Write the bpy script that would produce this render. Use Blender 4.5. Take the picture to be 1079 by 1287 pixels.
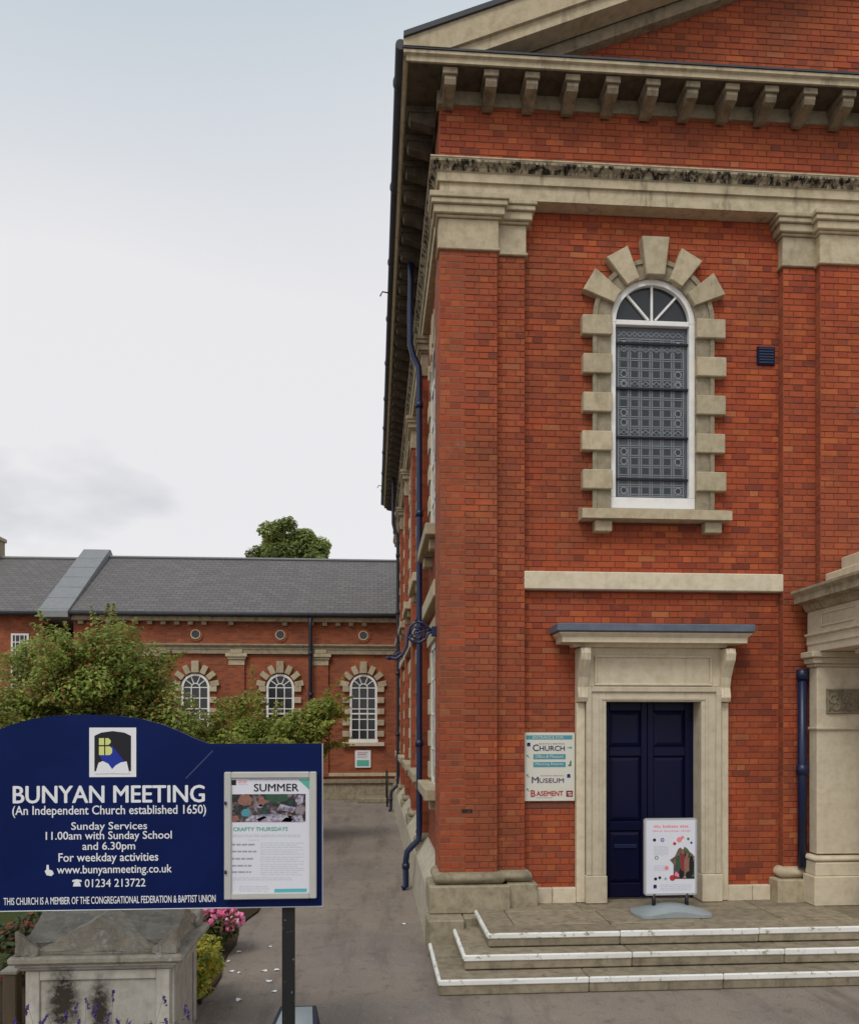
import bpy, math, random
import numpy as np
from mathutils import Vector, Matrix
R = math.radians
PI = math.pi
rnd = random.Random(7)
for o in list(bpy.data.objects): bpy.data.objects.remove(o)
scn = bpy.context.scene
col = scn.collection

# ------------------------------------------------------------------ camera
F, CU, HV, YAW, CAMH = 1000.0, 539.5, 910.0, R(4.0), 2.6     # photo pixels (1079 x 1287)
cam = bpy.data.cameras.new('camera'); camo = bpy.data.objects.new('camera', cam); col.objects.link(camo)
camo.location = (0, 0, CAMH); camo.rotation_euler = (R(90), 0, -YAW)
cam.sensor_fit = 'VERTICAL'; cam.sensor_height = 36; cam.lens = 36*F/1287
cam.shift_y = (HV-643.5)/1287; cam.clip_end = 2000; cam.clip_start = .05
scn.camera = camo
scn.render.resolution_x, scn.render.resolution_y = 858, 1024
CT, ST = math.cos(YAW), math.sin(YAW)
def P(u, v, Y):            # photo pixel on the plane y = Y
    a = (u-CU)/F; t = Y/(CT-a*ST); return (ST+a*CT)*t, CAMH+t*(HV-v)/F
def G(u, v, Z=0):          # photo pixel on the level z = Z
    t = (CAMH-Z)*F/(v-HV); a = (u-CU)/F; return (ST+a*CT)*t, (CT-a*ST)*t

# ------------------------------------------------------------------ sky, sun, exposure
SUN_EL, SUN_AZ = R(52), R(205)       # azimuth clockwise from +Y: behind the camera, a little left
w = bpy.data.worlds.new('World'); scn.world = w; w.use_nodes = True
nt = w.node_tree; nt.nodes.clear()
N = nt.nodes.new; L = nt.links.new
out = N('ShaderNodeOutputWorld'); bg = N('ShaderNodeBackground'); L(bg.outputs[0], out.inputs[0])
sky = N('ShaderNodeTexSky'); sky.sky_type = 'NISHITA'; sky.sun_disc = False
sky.sun_elevation = SUN_EL; sky.sun_rotation = SUN_AZ; sky.air_density = 1; sky.dust_density = 2.5
tc = N('ShaderNodeTexCoord'); sep = N('ShaderNodeSeparateXYZ'); L(tc.outputs['Generated'], sep.inputs[0])
def wm(op, a, b=None):
    n = N('ShaderNodeMath'); n.operation = op
    for i, x in enumerate((a, b)):
        if x is None: continue
        if isinstance(x, (int, float)): n.inputs[i].default_value = x
        else: L(x, n.inputs[i])
    return n.outputs[0]
zz = wm('ADD', wm('MAXIMUM', sep.outputs[2], 0.0), .28)
cb = N('ShaderNodeCombineXYZ'); L(wm('DIVIDE', sep.outputs[0], zz), cb.inputs[0]); L(wm('DIVIDE', sep.outputs[1], zz), cb.inputs[1])
def wnoise(scale, detail, loc, rough=.5):
    m = N('ShaderNodeMapping'); m.inputs['Location'].default_value = loc; L(cb.outputs[0], m.inputs[0])
    n = N('ShaderNodeTexNoise'); n.inputs['Scale'].default_value = scale; n.inputs['Detail'].default_value = detail
    n.inputs['Roughness'].default_value = rough; L(m.outputs[0], n.inputs['Vector']); return n.outputs[0]
def wramp(fac, p0, c0, p1, c1):
    r = N('ShaderNodeValToRGB'); e = r.color_ramp.elements
    e[0].position, e[0].color, e[1].position, e[1].color = p0, (*c0, 1), p1, (*c1, 1); L(fac, r.inputs[0]); return r.outputs[0]
el = wm('ADD', sep.outputs[2], wm('MULTIPLY', wm('SUBTRACT', wnoise(.55, 2, (1.4, 2.2, 0), .4), .5), .75))      # thin high sheet: bluer overhead, white lower down, drifting edge
sheet = wramp(el, .40, (8.5, 8.35, 8.45), .64, (5.35, 6.15, 6.75))
low = wramp(wnoise(1.25, 5, (6.784, 12.092, 0), .5), .58, (0, 0, 0), .70, (.7, .7, .7))                                   # darker loose clouds
mc = N('ShaderNodeMix'); mc.data_type = 'RGBA'; L(low, mc.inputs[0]); L(sheet, mc.inputs[6]); mc.inputs[7].default_value = (5.0, 5.1, 5.45, 1)
mx = N('ShaderNodeMix'); mx.data_type = 'RGBA'; mx.inputs[0].default_value = .88; L(sky.outputs[0], mx.inputs[6]); L(mc.outputs[2], mx.inputs[7])
L(mx.outputs[2], bg.inputs[0]); bg.inputs[1].default_value = .1
sun = bpy.data.lights.new('sun', 'SUN'); sun.energy = 1.5; sun.angle = R(24); sun.color = (1, .965, .91)
suno = bpy.data.objects.new('sun', sun); col.objects.link(suno)
sd = Vector((math.sin(SUN_AZ)*math.cos(SUN_EL), math.cos(SUN_AZ)*math.cos(SUN_EL), math.sin(SUN_EL)))
suno.rotation_euler = sd.to_track_quat('Z', 'Y').to_euler(); suno.location = (-5, -5, 20)
vs = scn.view_settings; vs.view_transform = 'Standard'; vs.look = 'None'; vs.exposure = 0.1; vs.gamma = 1; vs.use_curve_mapping = False

# ------------------------------------------------------------------ materials
MATS = {}
class NM:
    def __init__(s, name, rough=.8, spec=.3, metal=0):
        s.m = bpy.data.materials.new(name); s.m.use_nodes = True; MATS[name] = s.m
        s.t = s.m.node_tree; s.b = s.t.nodes['Principled BSDF']
        s.b.inputs['Roughness'].default_value = rough; s.b.inputs['Specular IOR Level'].default_value = spec
        s.b.inputs['Metallic'].default_value = metal
        s.tc = s.t.nodes.new('ShaderNodeTexCoord')
    def set(s, inp, v, i=None):
        if isinstance(v, bpy.types.NodeSocket): s.t.links.new(v, inp)
        elif isinstance(v, tuple) and len(v) == 3 and inp.type == 'RGBA': inp.default_value = (*v, 1)
        else: inp.default_value = v
    def vec(s, scale=(1, 1, 1), rot=(0, 0, 0), coord='Object', loc=(0, 0, 0)):
        m = s.t.nodes.new('ShaderNodeMapping'); m.inputs['Scale'].default_value = scale; m.inputs['Rotation'].default_value = rot
        m.inputs['Location'].default_value = loc
        if coord == 'World':
            g = s.t.nodes.new('ShaderNodeNewGeometry'); s.t.links.new(g.outputs['Position'], m.inputs[0])
        else: s.t.links.new(s.tc.outputs[coord], m.inputs[0])
        return m.outputs[0]
    def noise(s, scale, detail=4, rough=.55, stretch=(1, 1, 1), coord='World', loc=(0, 0, 0), dist=0):
        n = s.t.nodes.new('ShaderNodeTexNoise'); n.inputs['Scale'].default_value = scale; n.inputs['Detail'].default_value = detail
        n.inputs['Roughness'].default_value = rough; n.inputs['Distortion'].default_value = dist
        s.t.links.new(s.vec(stretch, coord=coord, loc=loc), n.inputs['Vector']); return n.outputs['Fac']
    def ramp(s, fac, *stops):
        r = s.t.nodes.new('ShaderNodeValToRGB'); e = r.color_ramp.elements
        while len(e) < len(stops): e.new(.5)
        for k, (p, c) in enumerate(stops):
            e[k].position = p; e[k].color = (*c, 1) if isinstance(c, tuple) else (c, c, c, 1)
        s.t.links.new(fac, r.inputs[0]); return r.outputs[0]
    def mix(s, fac, a, b, mode='MIX'):
        n = s.t.nodes.new('ShaderNodeMix'); n.data_type = 'RGBA'; n.blend_type = mode
        s.set(n.inputs[0], fac); s.set(n.inputs[6], a); s.set(n.inputs[7], b); return n.outputs[2]
    def attr(s, name):
        n = s.t.nodes.new('ShaderNodeAttribute'); n.attribute_name = name; return n.outputs['Color']
    def color(s, c): s.set(s.b.inputs['Base Color'], c); return s
    def bump(s, h, strength=.3, dist=.01):
        n = s.t.nodes.new('ShaderNodeBump'); n.inputs['Strength'].default_value = strength; n.inputs['Distance'].default_value = dist
        s.t.links.new(h, n.inputs['Height']); s.t.links.new(n.outputs[0], s.b.inputs['Normal']); return s

m = NM('brick', .88, .2)
c = m.attr('tint')
c = m.mix(m.ramp(m.noise(60, 3), (.3, .0), (.75, .45)), c, (.24, .058, .030))
c = m.mix(m.ramp(m.noise(.9, 5, .6), (.45, .0), (.70, .65)), c, (.17, .058, .030))
c = m.mix(m.ramp(m.noise(2.4, 6, .7, loc=(7, 1, 4)), (.52, .0), (.70, .5)), c, (.165, .055, .030))     # soot and damp patches
c = m.mix(m.ramp(m.noise(3.2, 5, .65, (.6, 1, 1.6), loc=(1, 7, 3)), (.56, .0), (.72, .5)), c, (.47, .14, .05))
c = m.mix(m.ramp(m.noise(2.6, 5, .65, loc=(4, 2, 9)), (.66, .0), (.80, .30)), c, (.50, .40, .32))   # salts
m.color(c).bump(m.noise(90, 3), .35, .004)
m = NM('mortar', .95, .1)
m.color(m.mix(m.noise(30, 3), (.13, .046, .03), (.21, .085, .055))).bump(m.noise(120, 2), .4, .003)

def brick_wall_mat(name, tint=(1, 1, 1), axis='X'):
    m = NM(name, .9, .2)
    s = m.t.nodes.new('ShaderNodeSeparateXYZ'); g = m.t.nodes.new('ShaderNodeNewGeometry'); m.t.links.new(g.outputs['Position'], s.inputs[0])
    cbn = m.t.nodes.new('ShaderNodeCombineXYZ'); m.t.links.new(s.outputs['XY'.index(axis)], cbn.inputs[0]); m.t.links.new(s.outputs[2], cbn.inputs[1])
    b = m.t.nodes.new('ShaderNodeTexBrick'); m.t.links.new(cbn.outputs[0], b.inputs['Vector'])
    b.inputs['Scale'].default_value = 1; b.inputs['Brick Width'].default_value = .225; b.inputs['Row Height'].default_value = .075
    b.inputs['Mortar Size'].default_value = .005; b.inputs['Mortar Smooth'].default_value = .2; b.inputs['Bias'].default_value = -.1
    b.inputs['Color1'].default_value = (.36*tint[0], .085*tint[1], .036*tint[2], 1); b.inputs['Color2'].default_value = (.21*tint[0], .055*tint[1], .03*tint[2], 1)
    b.inputs['Mortar'].default_value = (.22, .13, .09, 1)
    c = m.mix(m.ramp(m.noise(1.1, 5, .6), (.5, .0), (.75, .5)), b.outputs['Color'], (.12, .05, .035))
    c = m.mix(m.ramp(m.noise(2.2, 5, .65, loc=(3, 1, 8)), (.52, .0), (.72, .55)), c, (.42, .15, .06))
    m.color(c).bump(b.outputs['Fac'], -.5, .006); return m
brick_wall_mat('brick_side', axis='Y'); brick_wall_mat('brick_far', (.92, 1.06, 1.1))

def stone_mat(name, base, dark, light, stain=.5, stain_col=(.10, .085, .055), rough=.88, bump=.25, lich=None, streak=(3.2, 3.2, .55)):
    m = NM(name, rough, .2)
    c = m.mix(m.noise(2.3, 5), base, light)
    c = m.mix(m.ramp(m.noise(9, 6, .65), (.42, .0), (.7, .75)), c, dark)
    st = m.ramp(m.noise(1.6, 6, .68, streak, dist=.6), (.55 if streak[0] < 5 else .44, .0), (.78 if streak[0] < 5 else .58, 1.0))
    f = m.t.nodes.new('ShaderNodeMath'); f.operation = 'MULTIPLY'; f.inputs[1].default_value = stain; m.t.links.new(st, f.inputs[0])
    c = m.mix(f.outputs[0], c, stain_col)
    if lich: c = m.mix(m.ramp(m.noise(*lich[0]), (lich[1], .0), (lich[2], 1.0)), c, lich[3])
    oi = m.t.nodes.new('ShaderNodeObjectInfo'); c = m.mix(1.0, c, m.ramp(oi.outputs['Random'], (0.0, .76), (1.0, .98)), 'MULTIPLY')
    m.color(c).bump(m.noise(45, 5, .6), bump, .01)
stone_mat('stone', (.49, .41, .27), (.35, .28, .175), (.57, .485, .34), .6, (.12, .095, .055))
stone_mat('stone_door', (.66, .57, .415), (.54, .45, .31), (.72, .635, .48), .28, (.2, .155, .095))
stone_mat('stone_stained', (.36, .30, .20), (.15, .12, .08), (.46, .39, .27), .95, (.03, .026, .018))
stone_mat('stone_soot', (.085, .068, .048), (.045, .036, .026), (.13, .105, .073), .8, (.025, .02, .015))  # soot staining plus deep under-eave shadow, both put into the colour
stone_mat('stone_streak', (.40, .335, .225), (.14, .115, .075), (.5, .43, .3), 1.0, (.018, .015, .012), streak=(9, 9, .8))
stone_mat('stone_brown', (.25, .20, .135), (.11, .088, .06), (.34, .28, .19), .9, (.04, .032, .022))  # front modillions: shadow beneath the cornice darkened into the stone colour
stone_mat('stone_entab', (.49, .41, .275), (.33, .27, .17), (.57, .49, .345), .95, (.09, .072, .045))
stone_mat('stone_dirty', (.33, .28, .19), (.18, .15, .10), (.42, .36, .25), .8, (.09, .075, .045))
stone_mat('stone_paving', (.29, .24, .165), (.16, .13, .088), (.37, .31, .22), .85, (.085, .07, .045))
stone_mat('render_plinth', (.47, .42, .32), (.34, .29, .2), (.55, .5, .4), .5, (.16, .13, .08))
stone_mat('tomb_stone', (.49, .455, .39), (.37, .335, .28), (.57, .54, .48), .5, (.16, .14, .11))
_t = MATS['tomb_stone'].node_tree; _b = _t.nodes['Principled BSDF']; _src = _b.inputs['Base Color'].links[0].from_socket
_g = _t.nodes.new('ShaderNodeNewGeometry'); _sum = None
for _c, _r in (((-2.34, 6.2, .50), (.17, .5, .40)), ((-2.07, 6.2, .42), (.12, .5, .36))):      # black algae blotches on the front panel
    _m = _t.nodes.new('ShaderNodeMapping'); _m.vector_type = 'TEXTURE'; _m.inputs['Location'].default_value = _c; _m.inputs['Scale'].default_value = _r
    _t.links.new(_g.outputs['Position'], _m.inputs[0]); _l = _t.nodes.new('ShaderNodeVectorMath'); _l.operation = 'LENGTH'; _t.links.new(_m.outputs[0], _l.inputs[0])
    _s = _t.nodes.new('ShaderNodeMath'); _s.operation = 'SUBTRACT'; _s.inputs[0].default_value = 1.15; _t.links.new(_l.outputs['Value'], _s.inputs[1]); _s.use_clamp = True
    if _sum is None: _sum = _s.outputs[0]
    else:
        _a = _t.nodes.new('ShaderNodeMath'); _a.operation = 'MAXIMUM'; _t.links.new(_sum, _a.inputs[0]); _t.links.new(_s.outputs[0], _a.inputs[1]); _sum = _a.outputs[0]
_n = _t.nodes.new('ShaderNodeTexNoise'); _n.inputs['Scale'].default_value = 22; _n.inputs['Detail'].default_value = 7; _n.inputs['Roughness'].default_value = .7; _t.links.new(_g.outputs['Position'], _n.inputs['Vector'])
_a = _t.nodes.new('ShaderNodeMath'); _a.operation = 'MULTIPLY'; _t.links.new(_sum, _a.inputs[0]); _t.links.new(_n.outputs['Fac'], _a.inputs[1])
_rp = _t.nodes.new('ShaderNodeValToRGB'); _rp.color_ramp.elements[0].position = .13; _rp.color_ramp.elements[1].position = .42; _t.links.new(_a.outputs[0], _rp.inputs[0])
_x = _t.nodes.new('ShaderNodeMix'); _x.data_type = 'RGBA'; _t.links.new(_rp.outputs[0], _x.inputs[0]); _t.links.new(_src, _x.inputs[6]); _x.inputs[7].default_value = (.045, .036, .028, 1); _t.links.new(_x.outputs[2], _b.inputs['Base Color'])
stone_mat('tomb_lid', (.42, .38, .30), (.19, .165, .125), (.53, .49, .41), .8, (.09, .08, .06), bump=1.0, lich=((9, 6, .75), .55, .66, (.56, .55, .51)))
m = NM('white_paint', .5, .4)
m.color(m.mix(m.ramp(m.noise(6, 5), (.45, .0), (.8, .5)), (.78, .77, .74), (.5, .48, .43)))
m = NM('nosing_paint', .7, .3)
c = m.mix(m.ramp(m.noise(12, 5, .7), (.56, .0), (.66, 1.0)), (.76, .75, .71), (.27, .24, .18)); m.color(m.mix(m.ramp(m.noise(2, 4), (.4, 0.), (.7, .35)), c, (.45, .42, .35)))
m = NM('navy_door', .4, .18); m.color(m.mix(m.noise(3, 4), (.0025, .0033, .020), (.0035, .005, .031)))
m = NM('navy_board', .4, .1); m.color(m.mix(m.ramp(m.noise(1.5, 5), (.35, 0.), (.7, 1.)), (.003, .010, .066), (.0045, .014, .086)))
m = NM('blue_iron', .4, .5); m.color(m.mix(m.noise(8, 4), (.004, .010, .042), (.008, .019, .07)))
m = NM('dark_pipe', .5, .4); m.color(m.mix(m.noise(8, 4), (.014, .016, .03), (.03, .032, .05)))
m = NM('black_iron', .45, .4); m.color(m.mix(m.ramp(m.noise(25, 5), (.68, .0), (.72, 1.)), (.012, .012, .013), (.25, .24, .22)))
m = NM('lead', .6, .4); m.color(m.mix(m.noise(7, 5), (.055, .065, .09), (.17, .19, .24)))
m = NM('lead_grey', .6, .4); m.color(m.mix(m.noise(7, 5), (.17, .175, .18), (.27, .275, .28)))
m = NM('gutter_metal', .6, .3); m.color(m.mix(m.noise(4, 5), (.03, .032, .04), (.07, .072, .08)))
m = NM('grey_plastic', .45, .4); m.color(m.mix(m.noise(8, 4), (.24, .27, .28), (.31, .345, .35)))
m = NM('alu', .38, .5, .6); m.color(m.mix(m.noise(9, 3), (.50, .51, .52), (.6, .61, .62)))
m = NM('timber', .85, .2); m.color(m.mix(m.noise(5, 5, .6, (6, 6, .7)), (.10, .075, .05), (.20, .15, .10)))
m = NM('timber_cap', .85, .2); m.color(m.mix(m.noise(20, 4), (.45, .41, .34), (.3, .27, .22)))
m = NM('soil', .95, .1); m.color(m.mix(m.noise(14, 6, .7), (.035, .026, .018), (.09, .068, .045))).bump(m.noise(22, 5, .7), .8, .05)
m = NM('bark', .9, .1); m.color(m.mix(m.noise(9, 5, .6, (4, 4, 1)), (.045, .034, .024), (.12, .095, .07))).bump(m.noise(25, 4), .6, .02)
m = NM('glass_dark', .12, .5); m.color(m.mix(m.noise(1.3, 3), (.012, .014, .018), (.035, .038, .042)))
m = NM('glass_leaded', .42, .5); m.color(m.mix(m.ramp(m.noise(5, 4), (.35, 0.), (.65, 1.)), (.05, .061, .08), (.085, .093, .10)))
m = NM('leading', .6, .3); m.color((.25, .27, .29))
m = NM('glass_quarry', .3, .5); m.color((.022, .026, .028))
m = NM('saddle_bar', .6, .3); m.color((.012, .013, .018))
m = NM('print_white', .5, .4); m.color((.74, .75, .77))
m = NM('print_cream', .5, .4); m.color(m.mix(m.noise(5, 3), (.60, .585, .50), (.66, .64, .56)))
m = NM('paper', .25, .5); m.color(m.mix(m.noise(3, 3), (.64, .65, .72), (.72, .72, .77)))
m = NM('case_frame', .45, .4); m.color(m.mix(m.noise(9, 4), (.42, .415, .385), (.5, .495, .46)))
for n, cc in dict(ink_black=(.012, .012, .016), ink_navy=(.02, .03, .10), ink_blue=(.012, .03, .30), ink_yellow=(.62, .66, .22), ink_teal=(.07, .28, .33), ink_mint=(.10, .42, .33),
                  ink_cyan=(.10, .42, .48), ink_red=(.42, .03, .035), ink_pink=(.80, .22, .26), ink_grey=(.33, .33, .37), ink_pale=(.52, .54, .62), ink_purple=(.10, .05, .13), ink_maroon=(.25, .03, .04), ink_green=(.05, .20, .07)).items():
    NM(n, .5, .3).color(cc)
m = NM('photo_print', .35, .4)
nz = m.t.nodes.new('ShaderNodeTexNoise'); nz.inputs['Scale'].default_value = 16; nz.inputs['Detail'].default_value = 3; nz.inputs['Distortion'].default_value = .8
m.t.links.new(m.vec(coord='World', loc=(.8, 0, .3)), nz.inputs['Vector'])
m.color(m.ramp(nz.outputs['Fac'], (.36, (.02, .07, .05)), (.43, (.016, .016, .02)), (.50, (.05, .04, .045)), (.57, (.13, .09, .09)), (.66, (.25, .22, .24))))
for _n in ('skin', 'foliage_print'):
    m = NM(_n, .5); m.color(m.mix(m.noise(40, 3), (.16, .07, .05) if _n == 'skin' else (.02, .05, .03), (.36, .18, .13) if _n == 'skin' else (.05, .12, .07)))
m = NM('crowd_print', .4, .4)
m.color(m.ramp(m.noise(11, 4, .6, loc=(1, 0, 2)), (.35, (.02, .02, .02)), (.44, (.06, .12, .05)), (.5, (.20, .12, .09)), (.57, (.05, .03, .03)), (.64, (.45, .30, .22))))
# asphalt
m = NM('asphalt', .9, .25)
c = m.mix(m.ramp(m.noise(60, 6, .85), (.3, 0.), (.72, 1.)), (.10, .081, .068), (.36, .308, .265))
c = m.mix(m.ramp(m.noise(.6, 6, .65), (.42, .0), (.66, .6)), c, (.33, .265, .205))                                       # worn, dusty areas
c = m.mix(m.ramp(m.noise(1.0, 6, .7, (2.2, .35, 1), loc=(2, 8, 0)), (.50, .0), (.66, .65)), c, (.125, .10, .085))       # tracks along the path
c = m.mix(m.ramp(m.noise(5.5, 6, .75), (.54, .0), (.68, .55)), c, (.11, .088, .073))                                     # damp mottling
c = m.mix(m.ramp(m.noise(9, 6, .75, loc=(5, 3, 1)), (.58, .0), (.70, .5)), c, (.37, .31, .25))
m.color(c).bump(m.noise(120, 4, .8), .6, .008)
# slate
def slate(name, c1, c2):
    m = NM(name, .7, .35)
    s = m.t.nodes.new('ShaderNodeSeparateXYZ'); g = m.t.nodes.new('ShaderNodeNewGeometry'); m.t.links.new(g.outputs['Position'], s.inputs[0])
    cbn = m.t.nodes.new('ShaderNodeCombineXYZ'); m.t.links.new(s.outputs[0], cbn.inputs[0]); m.t.links.new(s.outputs[1], cbn.inputs[1])
    b = m.t.nodes.new('ShaderNodeTexBrick'); m.t.links.new(cbn.outputs[0], b.inputs['Vector'])
    b.inputs['Scale'].default_value = 1; b.inputs['Brick Width'].default_value = .30; b.inputs['Row Height'].default_value = .17; b.inputs['Mortar Size'].default_value = .011
    b.inputs['Color1'].default_value = (*c1, 1); b.inputs['Color2'].default_value = (*c2, 1); b.inputs['Mortar'].default_value = (.055, .052, .052, 1)
    c = m.mix(m.ramp(m.noise(.7, 5, .6, (1, .4, .4)), (.4, .0), (.75, .5)), b.outputs['Color'], (.115, .104, .10))
    m.color(c).bump(b.outputs['Fac'], -.6, .012)
slate('slate', (.165, .152, .146), (.125, .115, .113))
def leaf_mat(name, trans=.25):
    m = NM(name, .55, .3); a = m.attr('tint'); m.color(a)
    tr = m.t.nodes.new('ShaderNodeBsdfTranslucent'); mxs = m.t.nodes.new('ShaderNodeMixShader'); mxs.inputs[0].default_value = trans
    m.t.links.new(a, tr.inputs[0]); m.t.links.new(m.b.outputs[0], mxs.inputs[1]); m.t.links.new(tr.outputs[0], mxs.inputs[2])
    m.t.links.new(mxs.outputs[0], m.t.nodes['Material Output'].inputs[0])
leaf_mat('leaf', .5); leaf_mat('petal', .2)

# ------------------------------------------------------------------ mesh helpers
class MB:
    def __init__(s): s.v = []; s.f = []; s.sm = []
    def add(s, v, f, smooth=False):
        b = len(s.v); s.v += [tuple(p) for p in v]; s.f += [tuple(b+i for i in q) for q in f]; s.sm += [smooth]*len(f); return s
    def box(s, x0, x1, y0, y1, z0, z1):
        return s.add([(x0,y0,z0),(x1,y0,z0),(x1,y1,z0),(x0,y1,z0),(x0,y0,z1),(x1,y0,z1),(x1,y1,z1),(x0,y1,z1)],
                     [(0,3,2,1),(4,5,6,7),(0,1,5,4),(1,2,6,5),(2,3,7,6),(3,0,4,7)])
    def cbox(s, x0, x1, y0, y1, z0, z1, c=.01):      # box with chamfered edges
        X, Y, Z = (x0, x1), (y0, y1), (z0, z1); c = min(c, (x1-x0)*.3, (y1-y0)*.3, (z1-z0)*.3)
        idx = {}; v = []
        for i in (0, 1):
            for j in (0, 1):
                for k in (0, 1):
                    for a in range(3):
                        d = [c if q != a else 0 for q in range(3)]
                        p = (X[i]+(d[0] if i == 0 else -d[0]), Y[j]+(d[1] if j == 0 else -d[1]), Z[k]+(d[2] if k == 0 else -d[2]))
                        idx[i, j, k, a] = len(v); v.append(p)
        f = []
        def face(ps): f.append(tuple(idx[p] for p in ps))
        cyc = [(0, 0), (1, 0), (1, 1), (0, 1)]
        for a in range(3):
            for e in (0, 1):
                q = []
                for (m1, m2) in cyc:
                    t = [0, 0, 0]; t[a] = e; t[(a+1) % 3] = m1; t[(a+2) % 3] = m2; q.append((*t, a))
                face(q if e else q[::-1])
        for a in range(3):                              # edges along axis a
            for (m1, m2) in cyc:
                t0 = [0, 0, 0]; t1 = [0, 0, 0]; t1[a] = 1
                b_, c_ = (a+1) % 3, (a+2) % 3
                t0[b_] = t1[b_] = m1; t0[c_] = t1[c_] = m2
                q = [(*t0, b_), (*t1, b_), (*t1, c_), (*t0, c_)]
                face(q if (m1 == m2) else q[::-1])
        for i in (0, 1):
            for j in (0, 1):
                for k in (0, 1):
                    q = [(i, j, k, 0), (i, j, k, 1), (i, j, k, 2)]; face(q if (i+j+k) % 2 else q[::-1])
        return s.add(v, f)
    def prism(s, poly, y0, y1):                          # polygon in XZ (counter-clockwise seen from -Y) run along Y
        n = len(poly)
        v = [(x, y0, z) for x, z in poly]+[(x, y1, z) for x, z in poly]
        return s.add(v, [tuple(range(n)), tuple(range(2*n-1, n-1, -1))]+[(i, i+n, (i+1) % n+n, (i+1) % n) for i in range(n)])
    def prism_x(s, poly, x0, x1):                        # polygon in YZ run along X
        n = len(poly)
        v = [(x0, y, z) for y, z in poly]+[(x1, y, z) for y, z in poly]
        return s.add(v, [tuple(range(n-1, -1, -1)), tuple(range(n, 2*n))]+[(i, (i+1) % n, (i+1) % n+n, i+n) for i in range(n)])
    def corner(s, prof, x1, x0, yf, y1):                 # moulding profile (d, z) along the front from x1 to the corner and back along the side
        n = len(prof)
        v = [(x1, yf-d, z) for d, z in prof]+[(x0-d, yf-d, z) for d, z in prof]+[(x0-d, y1, z) for d, z in prof]
        f = [tuple(range(n)), tuple(range(3*n-1, 2*n-1, -1))]
        for k in (0, 1):
            f += [(k*n+i, k*n+n+i, k*n+n+(i+1) % n, k*n+(i+1) % n) for i in range(n)]
        return s.add(v, f)
    def tube(s, pts, r, seg=8, cap=True, smooth=True):
        pts = [Vector(p) for p in pts]; rr = r if isinstance(r, (list, tuple)) else [r]*len(pts)
        n = len(pts); v = []; up = None
        for i, p in enumerate(pts):
            d = (pts[min(i+1, n-1)]-pts[max(i-1, 0)]).normalized()
            if up is None:
                up = Vector((0, 0, 1)) if abs(d.z) < .9 else Vector((1, 0, 0))
            a = d.cross(up).normalized(); b = a.cross(d).normalized(); up = b
            v += [p+rr[i]*(math.cos(2*PI*k/seg)*a+math.sin(2*PI*k/seg)*b) for k in range(seg)]
        f = [(i*seg+k, i*seg+(k+1) % seg, (i+1)*seg+(k+1) % seg, (i+1)*seg+k) for i in range(n-1) for k in range(seg)]
        f = [q[::-1] for q in f]
        s.add(v, f, smooth)
        if cap: s.f += [tuple(len(s.v)-len(v)+k for k in range(seg)), tuple(len(s.v)-seg+k for k in range(seg-1, -1, -1))]; s.sm += [False]*2
        return s
    def lathe(s, prof, cx, cy, seg=20):                  # (r, z) profile
        n = len(prof); v = [(cx+r*math.cos(2*PI*k/seg), cy+r*math.sin(2*PI*k/seg), z) for r, z in prof for k in range(seg)]
        return s.add(v, [(i*seg+k, i*seg+(k+1) % seg, (i+1)*seg+(k+1) % seg, (i+1)*seg+k) for i in range(n-1) for k in range(seg)], True)
    def mesh(s, name, mat):
        me = bpy.data.meshes.new(name); me.from_pydata(s.v, [], s.f); me.materials.append(MATS[mat])
        if any(s.sm): me.polygons.foreach_set('use_smooth', s.sm)
        me.update(); return me
    def build(s, name, mat, parent=None, **kw):
        return link(name, s.mesh(name, mat), parent, **kw)
def link(name, data, parent=None, label=None, category=None, group=None, kind=None, loc=None):
    o = bpy.data.objects.new(name, data); col.objects.link(o)
    if loc is not None: o.location = loc
    if parent is not None:
        o.parent = parent
        p = parent; off = Vector((0, 0, 0))
        while p is not None: off += p.location; p = p.parent
        o.location = o.location-off
    for k, v in (('label', label), ('category', category), ('group', group), ('kind', kind)):
        if v: o[k] = v
    return o
def thing(name, label, category, loc=(0, 0, 0), group=None): return link(name, None, None, label, category, group, loc=loc)
def box(name, mat, parent, *a, c=None, **kw):
    mb = MB(); mb.cbox(*a, c=c) if c else mb.box(*a); return mb.build(name, mat, parent, **kw)
def arc(cx, cz, r, a0, a1, n): return [(cx+r*math.cos(a0+(a1-a0)*i/n), cz+r*math.sin(a0+(a1-a0)*i/n)) for i in range(n+1)]
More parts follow.
